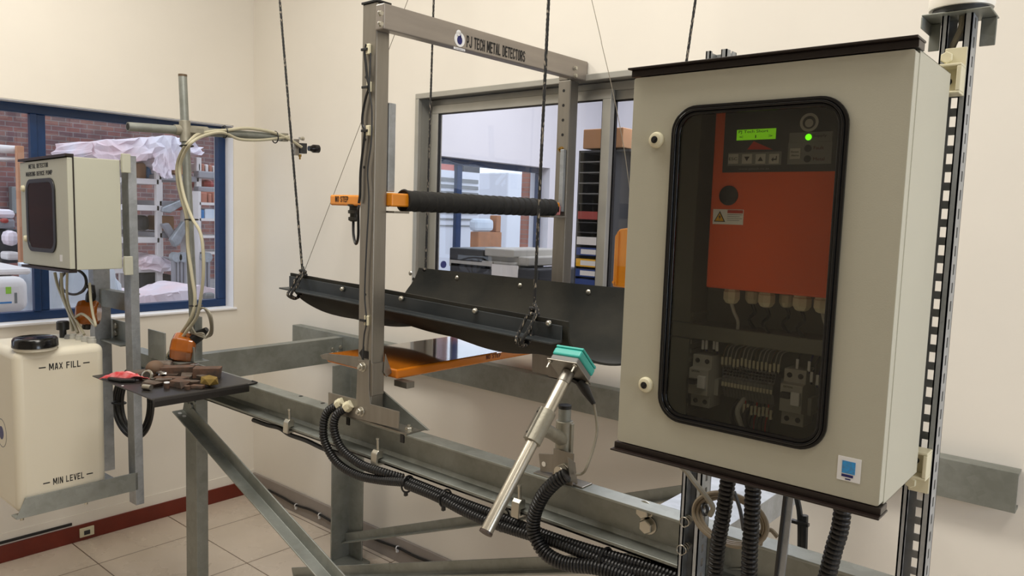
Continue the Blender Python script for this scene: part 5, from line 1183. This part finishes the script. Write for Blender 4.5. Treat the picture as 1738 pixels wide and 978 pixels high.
# nozzle head
nz = thing('spray_nozzle', 'small black spray nozzle on a steel bracket at the end of the cross pipe', 'nozzle', a1)
def PX(px, py, dy=0): return A(px, py, 'X', XA+dy)
b = B(); b.obox(a1+dd*.01, dd, V((1, 0, 0)), V((0, 0, 1)), .03, .028, .035); obj('pipe_plug', b, MT['cast'], nz, bevel=.002)
b = B(); b.obox(PX(503, 250), dd, V((1, 0, 0)), V((0, 0, 1)), .022, .012, .07); obj('nozzle_bracket', b, MT['steel'], nz, bevel=.002)
b = B(); c = PX(513, 252); b.obox(c, dd, V((1, 0, 0)), V((0, 0, 1)), .034, .024, .045); obj('nozzle_block', b, MT['dgrey'], nz, bevel=.002)
b = B(); c = PX(524, 252); b.lathe(c, dd, [(0, .011), (.015, .013), (.022, .018), (.05, .018), (.052, .014), (.0525, .006)], 20); obj('nozzle_head', b, MT['blackg'], nz, smooth=True)
b = B(); c = PX(508, 235, .014); b.lathe(c, dd, [(0, .006), (.012, .006), (.013, .008), (.022, .008), (.026, .003)], 12); obj('hose_barb', b, MT['chrome'], nz, smooth=True)
b = B(); c = PX(509, 262); b.lathe(c, (0, 0, -1), [(0, .007), (.01, .007), (.011, .004), (.022, .004)], 12); obj('drain_fitting', b, MT['brass'], nz, smooth=True)
# hoses along the pipes
XH = XA+.02
hose([A(282, 608, 'Y', 1.37), A(305, 570, 'Y', 1.39), A(324, 540, 'Y', 1.40), A(331, 510, 'Y', 1.41), A(326, 470, 'Y', 1.41), A(319, 420, 'Y', 1.41), A(317, 372, 'Y', 1.41), A(309, 340, 'Y', 1.41), A(302, 310, 'Y', 1.41), A(301, 280, 'Y', 1.41), A(310, 255, 'Y', 1.41), A(322, 240, 'Y', 1.42), A(336, 228, 'X', XH), A(360, 223, 'X', XH), A(385, 221, 'X', XH), A(420, 218, 'X', XH), A(460, 224, 'X', XH), A(490, 236, 'X', XH), A(512, 250, 'X', XH)], .0065, MT['hose'], 'cream hose bowing left down the pipe post and along the cross pipe')
hose([A(284, 612, 'Y', 1.365), A(310, 572, 'Y', 1.385), A(333, 540, 'Y', 1.40), A(340, 510, 'Y', 1.40), A(345, 470, 'Y', 1.40), A(345, 430, 'Y', 1.40), A(340, 395, 'Y', 1.40), A(326, 370, 'Y', 1.40), A(313, 335, 'Y', 1.40), A(306, 300, 'Y', 1.40), A(306, 280, 'Y', 1.40), A(314, 258, 'Y', 1.40), A(328, 240, 'Y', 1.41), A(350, 229, 'X', XH+.012), A(378, 225, 'X', XH+.01), A(405, 236, 'X', XH), A(435, 238, 'X', XH), A(462, 236, 'X', XH), A(490, 232, 'X', XH)], .006, MT['hose'], 'cream hose bowing right down the pipe post and along the cross pipe')
for k, (x, y) in enumerate(((317, 248), (325, 373), (332, 519), (381, 224), (467, 233))):
    c = A(x, y, 'Y', 1.42) if k < 3 else A(x, y, 'X', XA+.008); b = B(); b.torus(c, (p0-p1) if k < 3 else dd, .024, .0025, 20, 6)
    single('cable_tie', b, MT['black'], ('black cable tie round pipe post and hoses just below the cross clamp', 'black cable tie halfway down the pipe post', 'black cable tie round the pipe post at window sill height', 'black cable tie on the cross pipe near the window jamb', 'black cable tie on the cross pipe near the nozzle')[k], 'cable tie', smooth=True)
t = thing('cable_loop', 'loops of grey cable tied to the foot of the pipe post above the amber housing', 'cable', A(345, 560, 'Y', 1.43))
for k in range(3):
    b = B(); b.tube(spline([A(334, 530, 'Y', 1.42), A(345, 523, 'Y', 1.42-.01*k), A(354+2*k, 535, 'Y', 1.42-.01*k), A(358+k, 558+4*k, 'Y', 1.42), A(352-2*k, 572, 'Y', 1.42), A(344, 572-3*k, 'Y', 1.41), A(332-3*k, 566, 'Y', 1.41), A(325-2*k, 550, 'Y', 1.41), A(330, 532, 'Y', 1.42)], 6), .004, 8); obj('cable_turn', b, MT['cable_grey'], t, smooth=True)

# ------------------------------------------------------------------ tray and the scrap on it
TRX0, TRX1, TRY0, TRY1, TRZ = -2.745, -2.29, 1.03, 1.385, 1.002
ty = thing('black_tray', 'black painted sheet metal tray resting on the left end of the beam', 'tray', ((TRX0+TRX1)/2, (TRY0+TRY1)/2, TRZ))
b = B(); b.box(TRX0, TRX1, TRY0, TRY1, TRZ, TRZ+.004); tp = obj('tray_plate', b, MT['tray'], ty, bevel=.0015)
b = B(); b.prism([(x, TRY0, z) for x, z in ((TRX1-.004, TRZ+.004), (TRX1-.002, TRZ+.008), (TRX1+.006, TRZ+.006), (TRX1+.010, TRZ-.002), (TRX1+.010, TRZ-.020), (TRX1+.007, TRZ-.020), (TRX1+.005, TRZ))], (0, .318, 0)); b.prism([(TRX1-.03, y, z) for y, z in ((TRY1, TRZ+.004), (TRY1-.004, TRZ+.009), (TRY1-.008, TRZ+.004))], (.034, 0, 0)); obj('folded_edge', b, MT['tray'], ty, bevel=.002)
ZT = TRZ+.0041
def chunk(px, py, sx_, sy_, sz_, ang_, m, name, lb, cat='scrap piece', irr=.12, bev=.0015, grp='metal test pieces on the tray', lift=0):
    sx_, sy_, sz_ = sx_*1.25, sy_*1.2, sz_*1.25; c = A(px, py, 'Z', ZT+sz_*.4); b = B()
    b.box(-sx_/2, sx_/2, -sy_/2, sy_/2, 0, sz_)
    for v in b.bm.verts: v.co += V((random.uniform(-1, 1)*sx_*irr, random.uniform(-1, 1)*sy_*irr, (random.uniform(-1, 1)*sz_*irr if v.co.z > sz_/2 else 0)))
    o = obj(name, b, m, bevel=bev); o.location = (c.x, c.y, ZT+lift); o.rotation_euler = (0, 0, ang_); return tag(o, lb, cat, grp)
random.seed(11)
R_, R2 = MT['rust'], MT['rust2']
chunk(296, 632, .10, .035, .028, .95, R_, 'steel_bar', 'longest rusty square bar at the back of the tray', irr=.03)
chunk(352, 634, .07, .035, .028, .9, R_, 'steel_block', 'rusty rectangular block at the back right corner of the tray', irr=.03)
chunk(330, 629, .018, .018, .02, .4, MT['silver'], 'steel_nut', 'small bright cube standing between the two rusty bars', irr=.05, lift=.01)
chunk(318, 640, .055, .028, .014, -.5, R2, 'steel_wedge', 'grey-brown wedge in front of the bright cube')
chunk(298, 645, .06, .030, .014, .5, R_, 'steel_plate', 'flat rusty plate at the middle of the tray pile')
chunk(304, 652, .05, .034, .016, .2, R_, 'steel_block', 'dark rusty block near the front middle of the tray pile')
chunk(325, 651, .045, .03, .012, .8, R2, 'steel_plate', 'small grey plate left of the khaki lump')
chunk(258, 652, .05, .026, .010, .3, R2, 'steel_plate', 'thin grey plate left of centre on the tray')
chunk(276, 648, .04, .025, .012, 1.1, R2, 'steel_plate', 'small dark plate beside the crumpled foil')
chunk(250, 643, .05, .018, .008, .3, MT['steel'], 'steel_strip', 'short bare steel strip behind the red wrapper')
chunk(284, 638, .06, .03, .010, .7, R_, 'steel_plate', 'flat rusty plate just in front of the longest bar')
chunk(270, 644, .03, .02, .010, .2, R_, 'steel_offcut', 'tiny rusty offcut beside the bright metal ring')
chunk(242, 634, .07, .05, .010, .1, R2, 'steel_plate', 'dark flat plate at the left rear of the pile')
chunk(345, 642, .03, .02, .012, .2, R2, 'steel_offcut', 'small grey offcut behind the khaki lump')
chunk(335, 657, .03, .018, .008, .6, R_, 'steel_offcut', 'small rusty offcut in front of the khaki lump')
def lump(px, py, rx_, ry_, rz_, m, name, lb, cat, seed=1, amp=.25, bevel=0, sub=2, lift=0):
    c = A(px, py, 'Z', ZT+rz_*.6); bm = bmesh.new(); bmesh.ops.create_icosphere(bm, subdivisions=sub, radius=1)
    rnd = random.Random(seed)
    for v in bm.verts: v.co = V((v.co.x*rx_, v.co.y*ry_, v.co.z*rz_))*(1+rnd.uniform(-amp, amp))
    zmin = min(v.co.z for v in bm.verts)
    for v in bm.verts: v.co.z -= zmin
    o = obj(name, bm, m, smooth=amp < .08); o.location = (c.x, c.y, ZT+lift); return tag(o, lb, cat)
lump(355, 650, .040, .026, .020, MT['khaki'], 'ore_lump', 'khaki brown rock lump at the front right of the tray', 'rock', 5, .14, sub=1)
lump(263, 631, .030, .030, .028, MT['beige_ball'], 'scuffed_ball', 'scuffed brown ball at the back of the tray', 'ball', 2, .01, sub=3)
b = B(); c = A(275, 618, 'Z', ZT+.03); b.lathe(V((c.x-.0, c.y-.0, ZT+.022)), (.7, .7, 0), [(-.03, .018), (-.026, .021), (.03, .021), (.034, .018)], 20); single('steel_slug', b, MT['rust2'], 'dull grey cylinder lying behind the brown ball', 'cylinder', smooth=True)
c = A(250, 640, 'Z', ZT+.012)
t = thing('metal_ring', 'bright metal ring fitting left of the middle of the tray', 'ring', (c.x, c.y, ZT)); b = B(); b.torus(V((c.x, c.y, ZT+.016)), (.5, -.8, .35), .015, .006, 24, 8); obj('ring_band', b, MT['chrome'], t, smooth=True); b = B(); b.cyl(V((c.x, c.y, ZT+.016))+V((-.0, .0, -.0)), V((c.x, c.y, ZT+.016))+V((.003, -.005, .002)), .012, 20); obj('ring_core', b, MT['dkcast'], t)
lump(274, 640, .022, .014, .009, MT['silver'], 'crumpled_foil', 'crumpled silver foil beside the bright ring', 'foil', 9, .35, lift=.008)
for k, (x, y, m_, lb) in enumerate(((250, 658, MT['chrome'], 'stubby bright steel slug lying at the front of the tray'), (283, 655, MT['rust'], 'upright rusty stud with a bright top at the front of the tray'), (318, 657, MT['rust'], 'small round rusty slug in front of the dark block'))):
    c = A(x, y, 'Z', ZT+.008); t = thing('steel_slug', lb, 'slug', (c.x, c.y, ZT))
    if k == 0:
        b = B(); b.cyl(V((c.x-.014, c.y-.006, ZT+.009)), V((c.x+.014, c.y+.006, ZT+.009)), .009, 18); obj('slug_body', b, m_, t, smooth=True)
    else:
        b = B(); b.cyl(V((c.x, c.y, ZT)), V((c.x, c.y, ZT+.017-.005*(k-1))), .009, 18); obj('slug_body', b, m_, t, smooth=True)
        if k == 1: b = B(); b.cyl(V((c.x, c.y, ZT+.017)), V((c.x, c.y, ZT+.020)), .0088, 18); obj('slug_top', b, MT['white'], t, smooth=True)
b = B(); c0 = A(212, 641, 'Z', ZT+.01); bm = b.bm
rnd = random.Random(4); n1, n2 = 14, 8
grid = [[bm.verts.new(V((c0.x+(i/n1-.5)*.085+(j/n2-.5)*.05, c0.y+(j/n2-.5)*.07+(i/n1-.5)*.045, ZT+.004+.026*math.sin(PI*j/n2)*(.6+.4*math.sin(PI*i/n1))+rnd.uniform(-.003, .004)))) for j in range(n2+1)] for i in range(n1+1)]
for i in range(n1):
    for j in range(n2): bm.faces.new((grid[i][j], grid[i+1][j], grid[i+1][j+1], grid[i][j+1]))
t = thing('snack_wrapper', 'crumpled red and black wrapper at the left of the tray', 'wrapper', (c0.x, c0.y, ZT))
o = obj('wrapper_sheet', b, MT['redm'], t, smooth=True); md = o.modifiers.new('s', 'SOLIDIFY'); md.thickness = .0012
b = B(); b.prism([(c0.x+u_, c0.y+v_, ZT) for u_, v_ in ((-.035, -.045), (.03, -.025), (.055, .01), (.04, .02), (-.03, -.02))], (0, 0, .012)); obj('wrapper_end', b, MT['black'], t, bevel=.005)
c = A(208, 655, 'Z', ZT); b = B(); b.cyl(c, c+V((0, 0, .0006)), .004, 14); obj('rivet', b, MT['white'], tp)

# ------------------------------------------------------------------ neighbouring office seen through window 2
YO = 3.55
cpz = 1.21
t = thing('photocopier', 'dark grey and white photocopier on a white table beyond the inner window', 'copier', (-3.1, 3.9, .9))
def OB(b, x0, y0, x1, y1, Y, d):   # box whose front face covers the given photo rectangle at depth Y
    a = A(x0, y1, 'Y', Y); c = A(x1, y0, 'Y', Y); b.box(min(a.x, c.x), max(a.x, c.x), Y, Y+d, min(a.z, c.z), max(a.z, c.z)); return b
b = B(); OB(b, 762, 424, 820, 443, YO, .45); obj('scanner_body', b, MT['dgrey'], t, bevel=.01)
b = B(); OB(b, 822, 424, 872, 434, YO, .45); OB(b, 820, 437, 897, 446, YO+.05, .4); obj('scanner_lid', b, MT['lgrey'], t, bevel=.008)
b = B(); OB(b, 762, 444, 836, 452, YO, .45); OB(b, 828, 446, 872, 475, YO+.01, .3); obj('output_tray', b, MT['lgrey'], t, bevel=.006)
b = B(); OB(b, 762, 450, 836, 500, YO, .45); OB(b, 876, 458, 914, 500, YO, .45); obj('paper_drawers', b, MT['dgrey'], t, bevel=.01)
b = B(); OB(b, 834, 452, 878, 474, YO-.01, .012); single('paper_sheet', b, MT['paper'], 'white sheet of paper hanging from the photocopier front', 'paper')
b = B(); b.box(-3.75, -2.6, 3.5, 4.1, 0, A(800, 500, 'Y', YO).z); single('white_counter', b, MT['wall_white'], 'white counter under the photocopier in the next office', 'counter', bevel=.01)
b = B(); a = A(752, 449, 'X', -3.768); b.cyl(a, a+V((.008, 0, 0)), .025, 20); single('round_badge', b, MT['navy'], 'small round dark badge on the white surface left of the photocopier', 'badge')
# filing rack
t = thing('filing_rack', 'dark filing rack of shelves seen behind the rear gantry post', 'rack', (-2.4, 3.65, 0))
YR = 3.6
a = A(983, 256, 'Y', YR); c = A(1069, 256, 'Y', YR)
b = B(); b.box(a.x, c.x, YR+.28, YR+.30, 0, a.z); b.box(a.x, a.x+.012, YR, YR+.28, 0, a.z); b.box(a.x+.24, a.x+.252, YR, YR+.28, 0, a.z); b.box(a.x, c.x, YR, YR+.28, a.z-.012, a.z); obj('rack_frame', b, MT['dgrey'], t)
for k, py in enumerate((274, 292, 310, 328, 345, 360, 377, 394, 410, 426, 444, 462, 480)):
    z = A(1000, py, 'Y', YR).z; b = B(); b.box(a.x+.012, a.x+.24, YR-.005, YR+.28, z-.006, z); obj('rack_shelf', b, MT['dgrey'] if k > 3 else MT['grey'], t)
for k, (py, m_, lb) in enumerate(((366, 'redpart', 'dark red file tray on the rack above the blue ones'), (409, 'paper', 'white paper stack on the rack below the red tray'), (427, 'bluefile', 'blue file box with white label, upper of the three'), (446, 'yellow', 'yellow and white labelled file box on the rack'), (463, 'bluefile', 'blue file box with white label, lower on the rack'), (480, 'bluefile', 'dark blue file box lowest in view on the rack'))):
    t2 = thing('file_box', lb, 'file box', A(993, py, 'Y', YR), 'file boxes on the rack')
    q0, q1 = A(984, py+6, 'Y', YR), A(1003, py-5, 'Y', YR)
    b = B(); b.box(a.x+.016, a.x+.22, YR-.012, YR+.2, q0.z, q0.z+.045); bx_ = obj('box_body', b, MT[m_], t2, bevel=.003)
    if k in (2, 3, 4):
        b = B(); b.box(a.x+.05, a.x+.17, YR-.0135, YR-.012, q0.z+.008, q0.z+.036); obj('box_label', b, MT['paper'], t2)
b = B(); OB(b, 989, 216, 1058, 253, YR+.02, .25); single('cardboard_box', b, MT['card'], 'plain cardboard box on top of the filing rack', 'box', bevel=.004)
t = thing('orange_box', 'orange painted metal box behind the glass beside the large cabinet', 'box', A(1050, 490, 'Y', 2.6))
b = B(); a = A(1039, 487, 'Y', 2.6); c = A(1072, 390, 'Y', 2.6); b.prism([V((a.x, 2.6, a.z)), V((c.x, 2.6, a.z)), V((c.x, 2.6, c.z+.01)), V((a.x+.02, 2.6, c.z)), V((a.x, 2.6, c.z-.03))], (0, .10, 0)); obj('box_body', b, MT['orange'], t, bevel=.006)
b = B(); b.box(a.x+.018, a.x+.024, 2.592, 2.6, a.z+.01, c.z-.01); b.cyl(V((a.x+.01, 2.6, a.z+.02)), V((a.x+.01, 2.59, a.z+.02)), .006, 10); obj('box_rib', b, MT['orange'], t)
b = B(); b.box(a.x+.03, a.x+.07, 2.72, 2.76, 0, A(1050, 320, 'Y', 2.72).z); b.box(a.x+.03, a.x+.4, 2.72, 2.76, A(1050, 320, 'Y', 2.72).z-.04, A(1050, 320, 'Y', 2.72).z); b.box(a.x+.03, a.x+.09, 2.70, 2.72, 1.3, 1.55); single('wooden_stand', b, MT['wood2'], 'orange pine stand behind the orange box in the next office', 'stand', bevel=.003)
b = B(); b.box(a.x+.05, a.x+.25, 2.73, 2.75, A(1050, 320, 'Y', 2.72).z, A(1050, 320, 'Y', 2.72).z+.09); single('dark_monitor', b, MT['dgrey'], 'dark screen standing above the wooden stand in the next office', 'monitor', bevel=.004)

# ------------------------------------------------------------------ outside: yard, brick wall, racks
b = B(); b.box(-30, -3.98, -15, 22, -.12, -.02); struct('ground_yard', b, MT['yard'])
b = B(); b.box(-16.3, -16.0, -6, 16, -.02, 7.0); struct('wall_brick', b, MT['brick'])
def RB(b, x0, y0, x1, y1, X, d, ground=False):
    a = A(x0, y1, 'X', X); c = A(x1, y0, 'X', X); b.box(X-d, X, min(a.y, c.y), max(a.y, c.y), -.02 if ground else min(a.z, c.z), max(a.z, c.z)); return b
b = B(); RB(b, 640, 298, 856, 600, -9.0, .2, True); struct('wall_yard_side', b, MT['wall_white'])
b = B(); RB(b, 853, 296, 897, 600, -7.6, .6, True); single('white_cupboard', b, MT['wall_white'], 'tall white cupboard outside the next office window', 'cupboard', bevel=.02)
for k in range(8):
    b = B(); RB(b, 745, 306+k*11, 812, 307.2+k*11, -8.98, .02); single('wall_slat', b, MT['grey'], 'thin horizontal slat line on the white wall beyond the next office window', 'slat', 'slat lines on the white yard wall')
b = B(); RB(b, 700, 272, 771, 296, -9.1, .5); single('tiled_roof', b, MT['roof'], 'red roof edge beyond the next office window', 'roof')
b = B(); RB(b, 787, 268, 815, 296, -9.4, .3, True); single('dark_gable', b, MT['darkobj'], 'dark gable end beyond the next office window', 'gable')
b = B(); RB(b, 893, 280, 908, 600, -4.25, .12, True); single('brick_pier', b, MT['brick2'], 'narrow brick pier outside the next office window', 'pier')
t = thing('timber_crate', 'open timber crate holding clear plastic outside the next office window', 'crate', (-5.5, 4.9, 0))
b = B(); RB(b, 806, 394, 852, 600, -5.5, .12, True); obj('crate_body', b, MT['wood2'], t, bevel=.01)
b = B(); RB(b, 842, 366, 851, 394, -5.5, .1); obj('crate_board', b, MT['wood2'], t, bevel=.01)
b = B(); RB(b, 806, 372, 840, 393, -5.5, .1); obj('crate_plastic', b, MT['plastic_blue'], t, bevel=.04)
# rack A (white) seen through the right pane
XR = -7.0
t = thing('storage_rack', 'white storage rack in the yard with plastic sheeting on top', 'rack', (XR-.4, 3.2, 0))
yL, yM, yR_ = A(167, 300, 'X', XR).y, A(270, 300, 'X', XR).y, A(338, 300, 'X', XR).y
ztop = A(270, 262, 'X', XR).z
for y_, nm in ((yL, 0), (yM, 1), (yR_, 2)):
    for dx in (0, -.8):
        b = B(); b.box(XR+dx-.05, XR+dx, y_-.025, y_+.025, -.02, ztop); obj('rack_upright', b, MT['rackw'], t, bevel=.004)
for py in (308, 353, 408, 458):
    z = A(250, py, 'X', XR).z; b = B(); b.box(XR-.85, XR-.0, yL, yM, z-.025, z+.025); obj('rack_shelf', b, MT['rackw'], t, bevel=.004)
    b = B(); b.box(XR-.85, XR-.0, yM, yR_, z-.03+.05, z+.02+.05); obj('rack_shelf', b, MT['rackg'], t, bevel=.004)
t2 = thing('shelf_unit', 'white shelf unit at the right edge of the yard view', 'shelf', (XR+.2, 3.9, 0))
ya, yb_ = A(339, 350, 'X', XR+.3).y, A(372, 350, 'X', XR+.3).y
for y_ in (ya, yb_+.2):
    b = B(); b.box(XR-.05, XR+.3, y_-.012, y_+.012, -.02, A(345, 325, 'X', XR+.3).z); obj('shelf_side', b, MT['rackw'], t2)
for py in (346, 373, 402, 430):
    z = A(350, py, 'X', XR+.3).z; b = B(); b.box(XR-.05, XR+.3, ya, yb_+.2, z-.012, z+.012); obj('shelf_board', b, MT['rackw'], t2)
def yard_item(name, rect_, X, d, m, lb, cat, bev=.01, grp=None):
    b = B(); RB(b, *rect_, X, d); return single(name, b, MT[m], lb, cat, grp, bevel=bev)
yard_item('carton', (341, 327, 352, 345), XR+.28, .25, 'card2', 'left terracotta carton on the top board of the yard shelf unit', 'box')
yard_item('carton', (354, 329, 360, 345), XR+.28, .25, 'card2', 'narrow terracotta carton between two wider ones on the yard shelf unit', 'box')
yard_item('carton', (361, 326, 370, 345), XR+.28, .25, 'card2', 'right terracotta carton on the top board of the yard shelf unit', 'box')
yard_item('plastic_tub', (341, 356, 347, 372), XR+.28, .2, 'bluec', 'blue tub on the second board of the yard shelf unit', 'tub')
yard_item('plastic_tub', (348, 355, 365, 372), XR+.28, .25, 'plastic_blue', 'clear plastic tub on the second board of the yard shelf unit', 'tub')
for k in range(5):
    yard_item('book_box', (336+k*6.5, 277+k*1.2, 341+k*6.5, 291+k*1.2), XR, .2, 'card2' if k % 2 else 'rackw', 'upright carton in the row high on the yard rack', 'box', grp='row of upright cartons high on the yard rack')
yard_item('grey_beam', (337, 292, 368, 302), XR+.05, .1, 'rackg', 'grey steel beam lying under the row of upright cartons', 'beam')
yard_item('grey_beam', (337, 318, 368, 326), XR+.05, .1, 'rackg', 'grey steel beam lying above the yard shelf unit', 'beam')
yard_item('red_machine_part', (345, 306, 366, 320), XR-.02, .3, 'redpart', 'red painted part on the right of the yard rack', 'machine part', .05)
yard_item('red_machine_part', (296, 351, 311, 357), XR+.05, .2, 'redpart', 'small red part behind the pipe post on the yard rack', 'machine part', .02)
yard_item('carton', (275, 367, 296, 392), XR-.1, .3, 'card', 'tan carton on the middle shelf of the yard rack', 'box')
yard_item('carton', (296, 280, 312, 295), XR+.02, .2, 'card', 'cardboard carton beside the pipe post high on the yard rack', 'box')
yard_item('blue_drum', (250, 283, 262, 303), XR-.2, .2, 'bluec', 'blue bin under the plastic sheeting on the rack', 'bin', .02)
yard_item('brown_crate', (236, 277, 249, 303), XR-.2, .2, 'card', 'brown crate under the plastic sheeting on the rack', 'crate', .02)
yard_item('dark_bin', (243, 463, 266, 500), XR-.1, .4, 'darkobj', 'dark bin under the lowest rack shelf, left of the upright', 'bin', .02)
yard_item('dark_bin', (274, 466, 292, 498), XR-.1, .4, 'darkobj', 'dark bin under the lowest rack shelf, right of the upright', 'bin', .02)
yard_item('green_bundle', (241, 366, 256, 392), XR-.2, .3, 'darkobj', 'dark green bundle on the middle shelf left of the rack upright', 'bundle', .05)
# steel channel offcuts leaning on the shelf
t = thing('steel_offcut', 'grey perforated steel offcut lying tilted on the rack shelf', 'steel part', A(295, 350, 'X', XR+.1))
b = B(); b.prism([A(x, y, 'X', XR+.1) for x, y in ((276, 352), (309, 338), (310, 350), (290, 362), (276, 360))], (-.05, 0, 0)); obj('offcut_plate', b, MT['galv2'], t, bevel=.01)
t = thing('steel_offcut', 'bright channel offcut leaning down from the rack behind the pipe post', 'steel part', A(305, 400, 'X', XR+.15))
b = B(); b.prism([A(x, y, 'X', XR+.15) for x, y in ((290, 407), (312, 375), (318, 380), (316, 395), (306, 415), (298, 420))], (-.06, 0, 0)); obj('offcut_plate', b, MT['galv2'], t, bevel=.01)
t = thing('steel_offcut', 'dull angle offcut crossing the bright channel on the rack', 'steel part', A(285, 400, 'X', XR+.12))
b = B(); b.prism([A(x, y, 'X', XR+.02) for x, y in ((270, 380), (282, 378), (304, 410), (292, 414))], (.06, 0, 0)); obj('offcut_plate', b, MT['rackg'], t, bevel=.01)
# standing rails with rounded tops
for k in range(3):
    x = (300, 312, 352)[k]
    t = thing('grey_guide_rail', ('grey round-topped guide rail standing right of the rack upright', 'grey round-topped guide rail behind the pipe post', 'grey round-topped guide rail at the right edge of the window')[k], 'rail', A(x, 500, 'X', XR+.4))
    b = B(); RB(b, x-5, 440, x-1, 562, XR+.4, .05, True); RB(b, x+1, 440, x+5, 562, XR+.4, .05, True); RB(b, x-1, 448, x+1, 562, XR+.38, .03, True); obj('rail_body', b, MT['rackg'], t, bevel=.008)
    c = A(x, 437, 'X', XR+.4); b = B(); b.cyl(c+V((-.06, 0, 0)), c+V((.01, 0, 0)), .045, 20); obj('rail_top', b, MT['galv2'], t, smooth=True)
# crumpled plastic
def sheet(name, outline, X, depth, m, lb, cat, amp=.05, seed=1):
    rnd = random.Random(seed); pts = [A(x, y, 'X', X) for x, y in outline]; b = B()
    b.prism(pts, (-depth, 0, 0)); bm = b.bm
    bmesh.ops.triangulate(bm, faces=bm.faces); bmesh.ops.subdivide_edges(bm, edges=bm.edges, cuts=3, use_grid_fill=True)
    for v in bm.verts: v.co += V((rnd.uniform(-1, 1)*amp, rnd.uniform(-1, 1)*amp*.5, rnd.uniform(-1, 1)*amp*.5))
    return single(name, b, MT[m], lb, cat, smooth=False)
sheet('plastic_sheeting', ((155, 258), (163, 240), (200, 237), (250, 234), (290, 231), (310, 235), (345, 251), (344, 262), (318, 262), (300, 285), (288, 296), (275, 280), (268, 268), (248, 272), (230, 274), (205, 272), (160, 268)), XR+.12, .9, 'plastic_sheet', 'crumpled pinkish white plastic sheeting draped over the yard rack', 'sheeting', .03, 3)
sheet('plastic_sheeting', ((264, 268), (275, 262), (284, 280), (292, 300), (280, 303), (262, 288)), XR+.22, .03, 'plastic_sheet', 'loose strip of plastic hanging in front of the rack upright', 'sheeting', .02, 5)
sheet('plastic_sheeting', ((240, 442), (266, 434), (296, 446), (296, 460), (240, 458)), XR+.02, .5, 'plastic_sheet', 'plastic wrapped bundle on the lowest rack shelf', 'sheeting', .03, 6)
sheet('plastic_sheeting', ((236, 700), (238, 505), (262, 500), (292, 503), (318, 492), (340, 486), (368, 492), (375, 720)), -5.8, .6, 'plastic_sheet', 'white plastic sheet heaped low outside the right pane', 'sheeting', .02, 7)
sheet('plastic_sheeting', ((76, 720), (78, 458), (130, 450), (190, 452), (205, 480), (212, 720)), -5.6, .5, 'plastic_blue', 'bluish translucent sheeting outside behind the small cabinet', 'sheeting', .03, 8)
yard_item('small_grey_box', (350, 497, 366, 514), -5.75, .2, 'grey', 'small grey box on the plastic heap at the window corner', 'box', .02)
# left pane objects
b = B(); RB(b, 35, 248, 41, 470, -7.6, .06); single('timber_post', b, MT['wood'], 'pale orange timber post outside the left pane', 'post', bevel=.006)
b = B(); p, q = A(-20, 251, 'X', -7.7), A(36, 255, 'X', -7.7); b.cyl(p, q, .035, 12); single('white_pipe', b, MT['rackw'], 'upper thick white pipe fixed to the timber post', 'pipe', smooth=True)
b = B(); p, q = A(-20, 269, 'X', -7.7), A(36, 271, 'X', -7.7); b.cyl(p, q, .014, 12); single('white_pipe', b, MT['rackw'], 'lower thin white pipe fixed to the timber post', 'pipe', smooth=True)
yard_item('meter_box', (21, 317, 34, 363), -15.8, .18, 'grey', 'grey meter box on the brick wall left of the small cabinet', 'box', .02)
t = thing('white_appliance', 'white plastic appliance with a green sticker outside the left pane', 'appliance', A(20, 520, 'X', -5.4))
b = B(); RB(b, -30, 470, 50, 535, -5.4, .7); bd_ = obj('appliance_body', b, MT['rackw'], t, bevel=.06, seg=4, smooth=True)
b = B(); RB(b, -30, 455, 54, 469, -5.5, .7); obj('appliance_lid', b, MT['rackw'], t, bevel=.02)
b = B(); RB(b, 10, 487, 19, 499, -5.398, .004); obj('green_sticker', b, mat('green_sticker', srgb(150, 200, 60), .6), t)
b = B(); RB(b, 25, 497, 29, 515, -5.398, .004); obj('dark_print', b, MT['grey'], t)
b = B(); RB(b, 0, 512, 20, 516, -5.398, .004); obj('blue_stripe', b, MT['bluec'], t)
yard_item('stacked_crate', (-20, 372, 26, 388), -8.2, .5, 'rackg', 'grey crate on the dark bench outside the left pane', 'crate', .02)
yard_item('white_bag', (-20, 356, 28, 372), -8.2, .4, 'plastic_sheet', 'white bag lying on the grey crate', 'bag', .05)
yard_item('red_tin', (5, 371, 16, 379), -8.1, .1, 'redpart', 'red tin in front of the grey crate', 'tin', .02)
yard_item('dark_bench', (-20, 389, 34, 448), -8.4, .6, 'darkobj', 'dark bench against the yard, left of the timber post', 'bench', .03)
yard_item('pink_sack', (12, 392, 34, 418), -7.9, .2, 'plastic_sheet', 'pinkish sack on the dark bench', 'sack', .05)
yard_item('white_tube_stack', (12, 428, 34, 442), -7.9, .2, 'rackw', 'pale tubes stacked under the pinkish sack', 'tubes', .02)
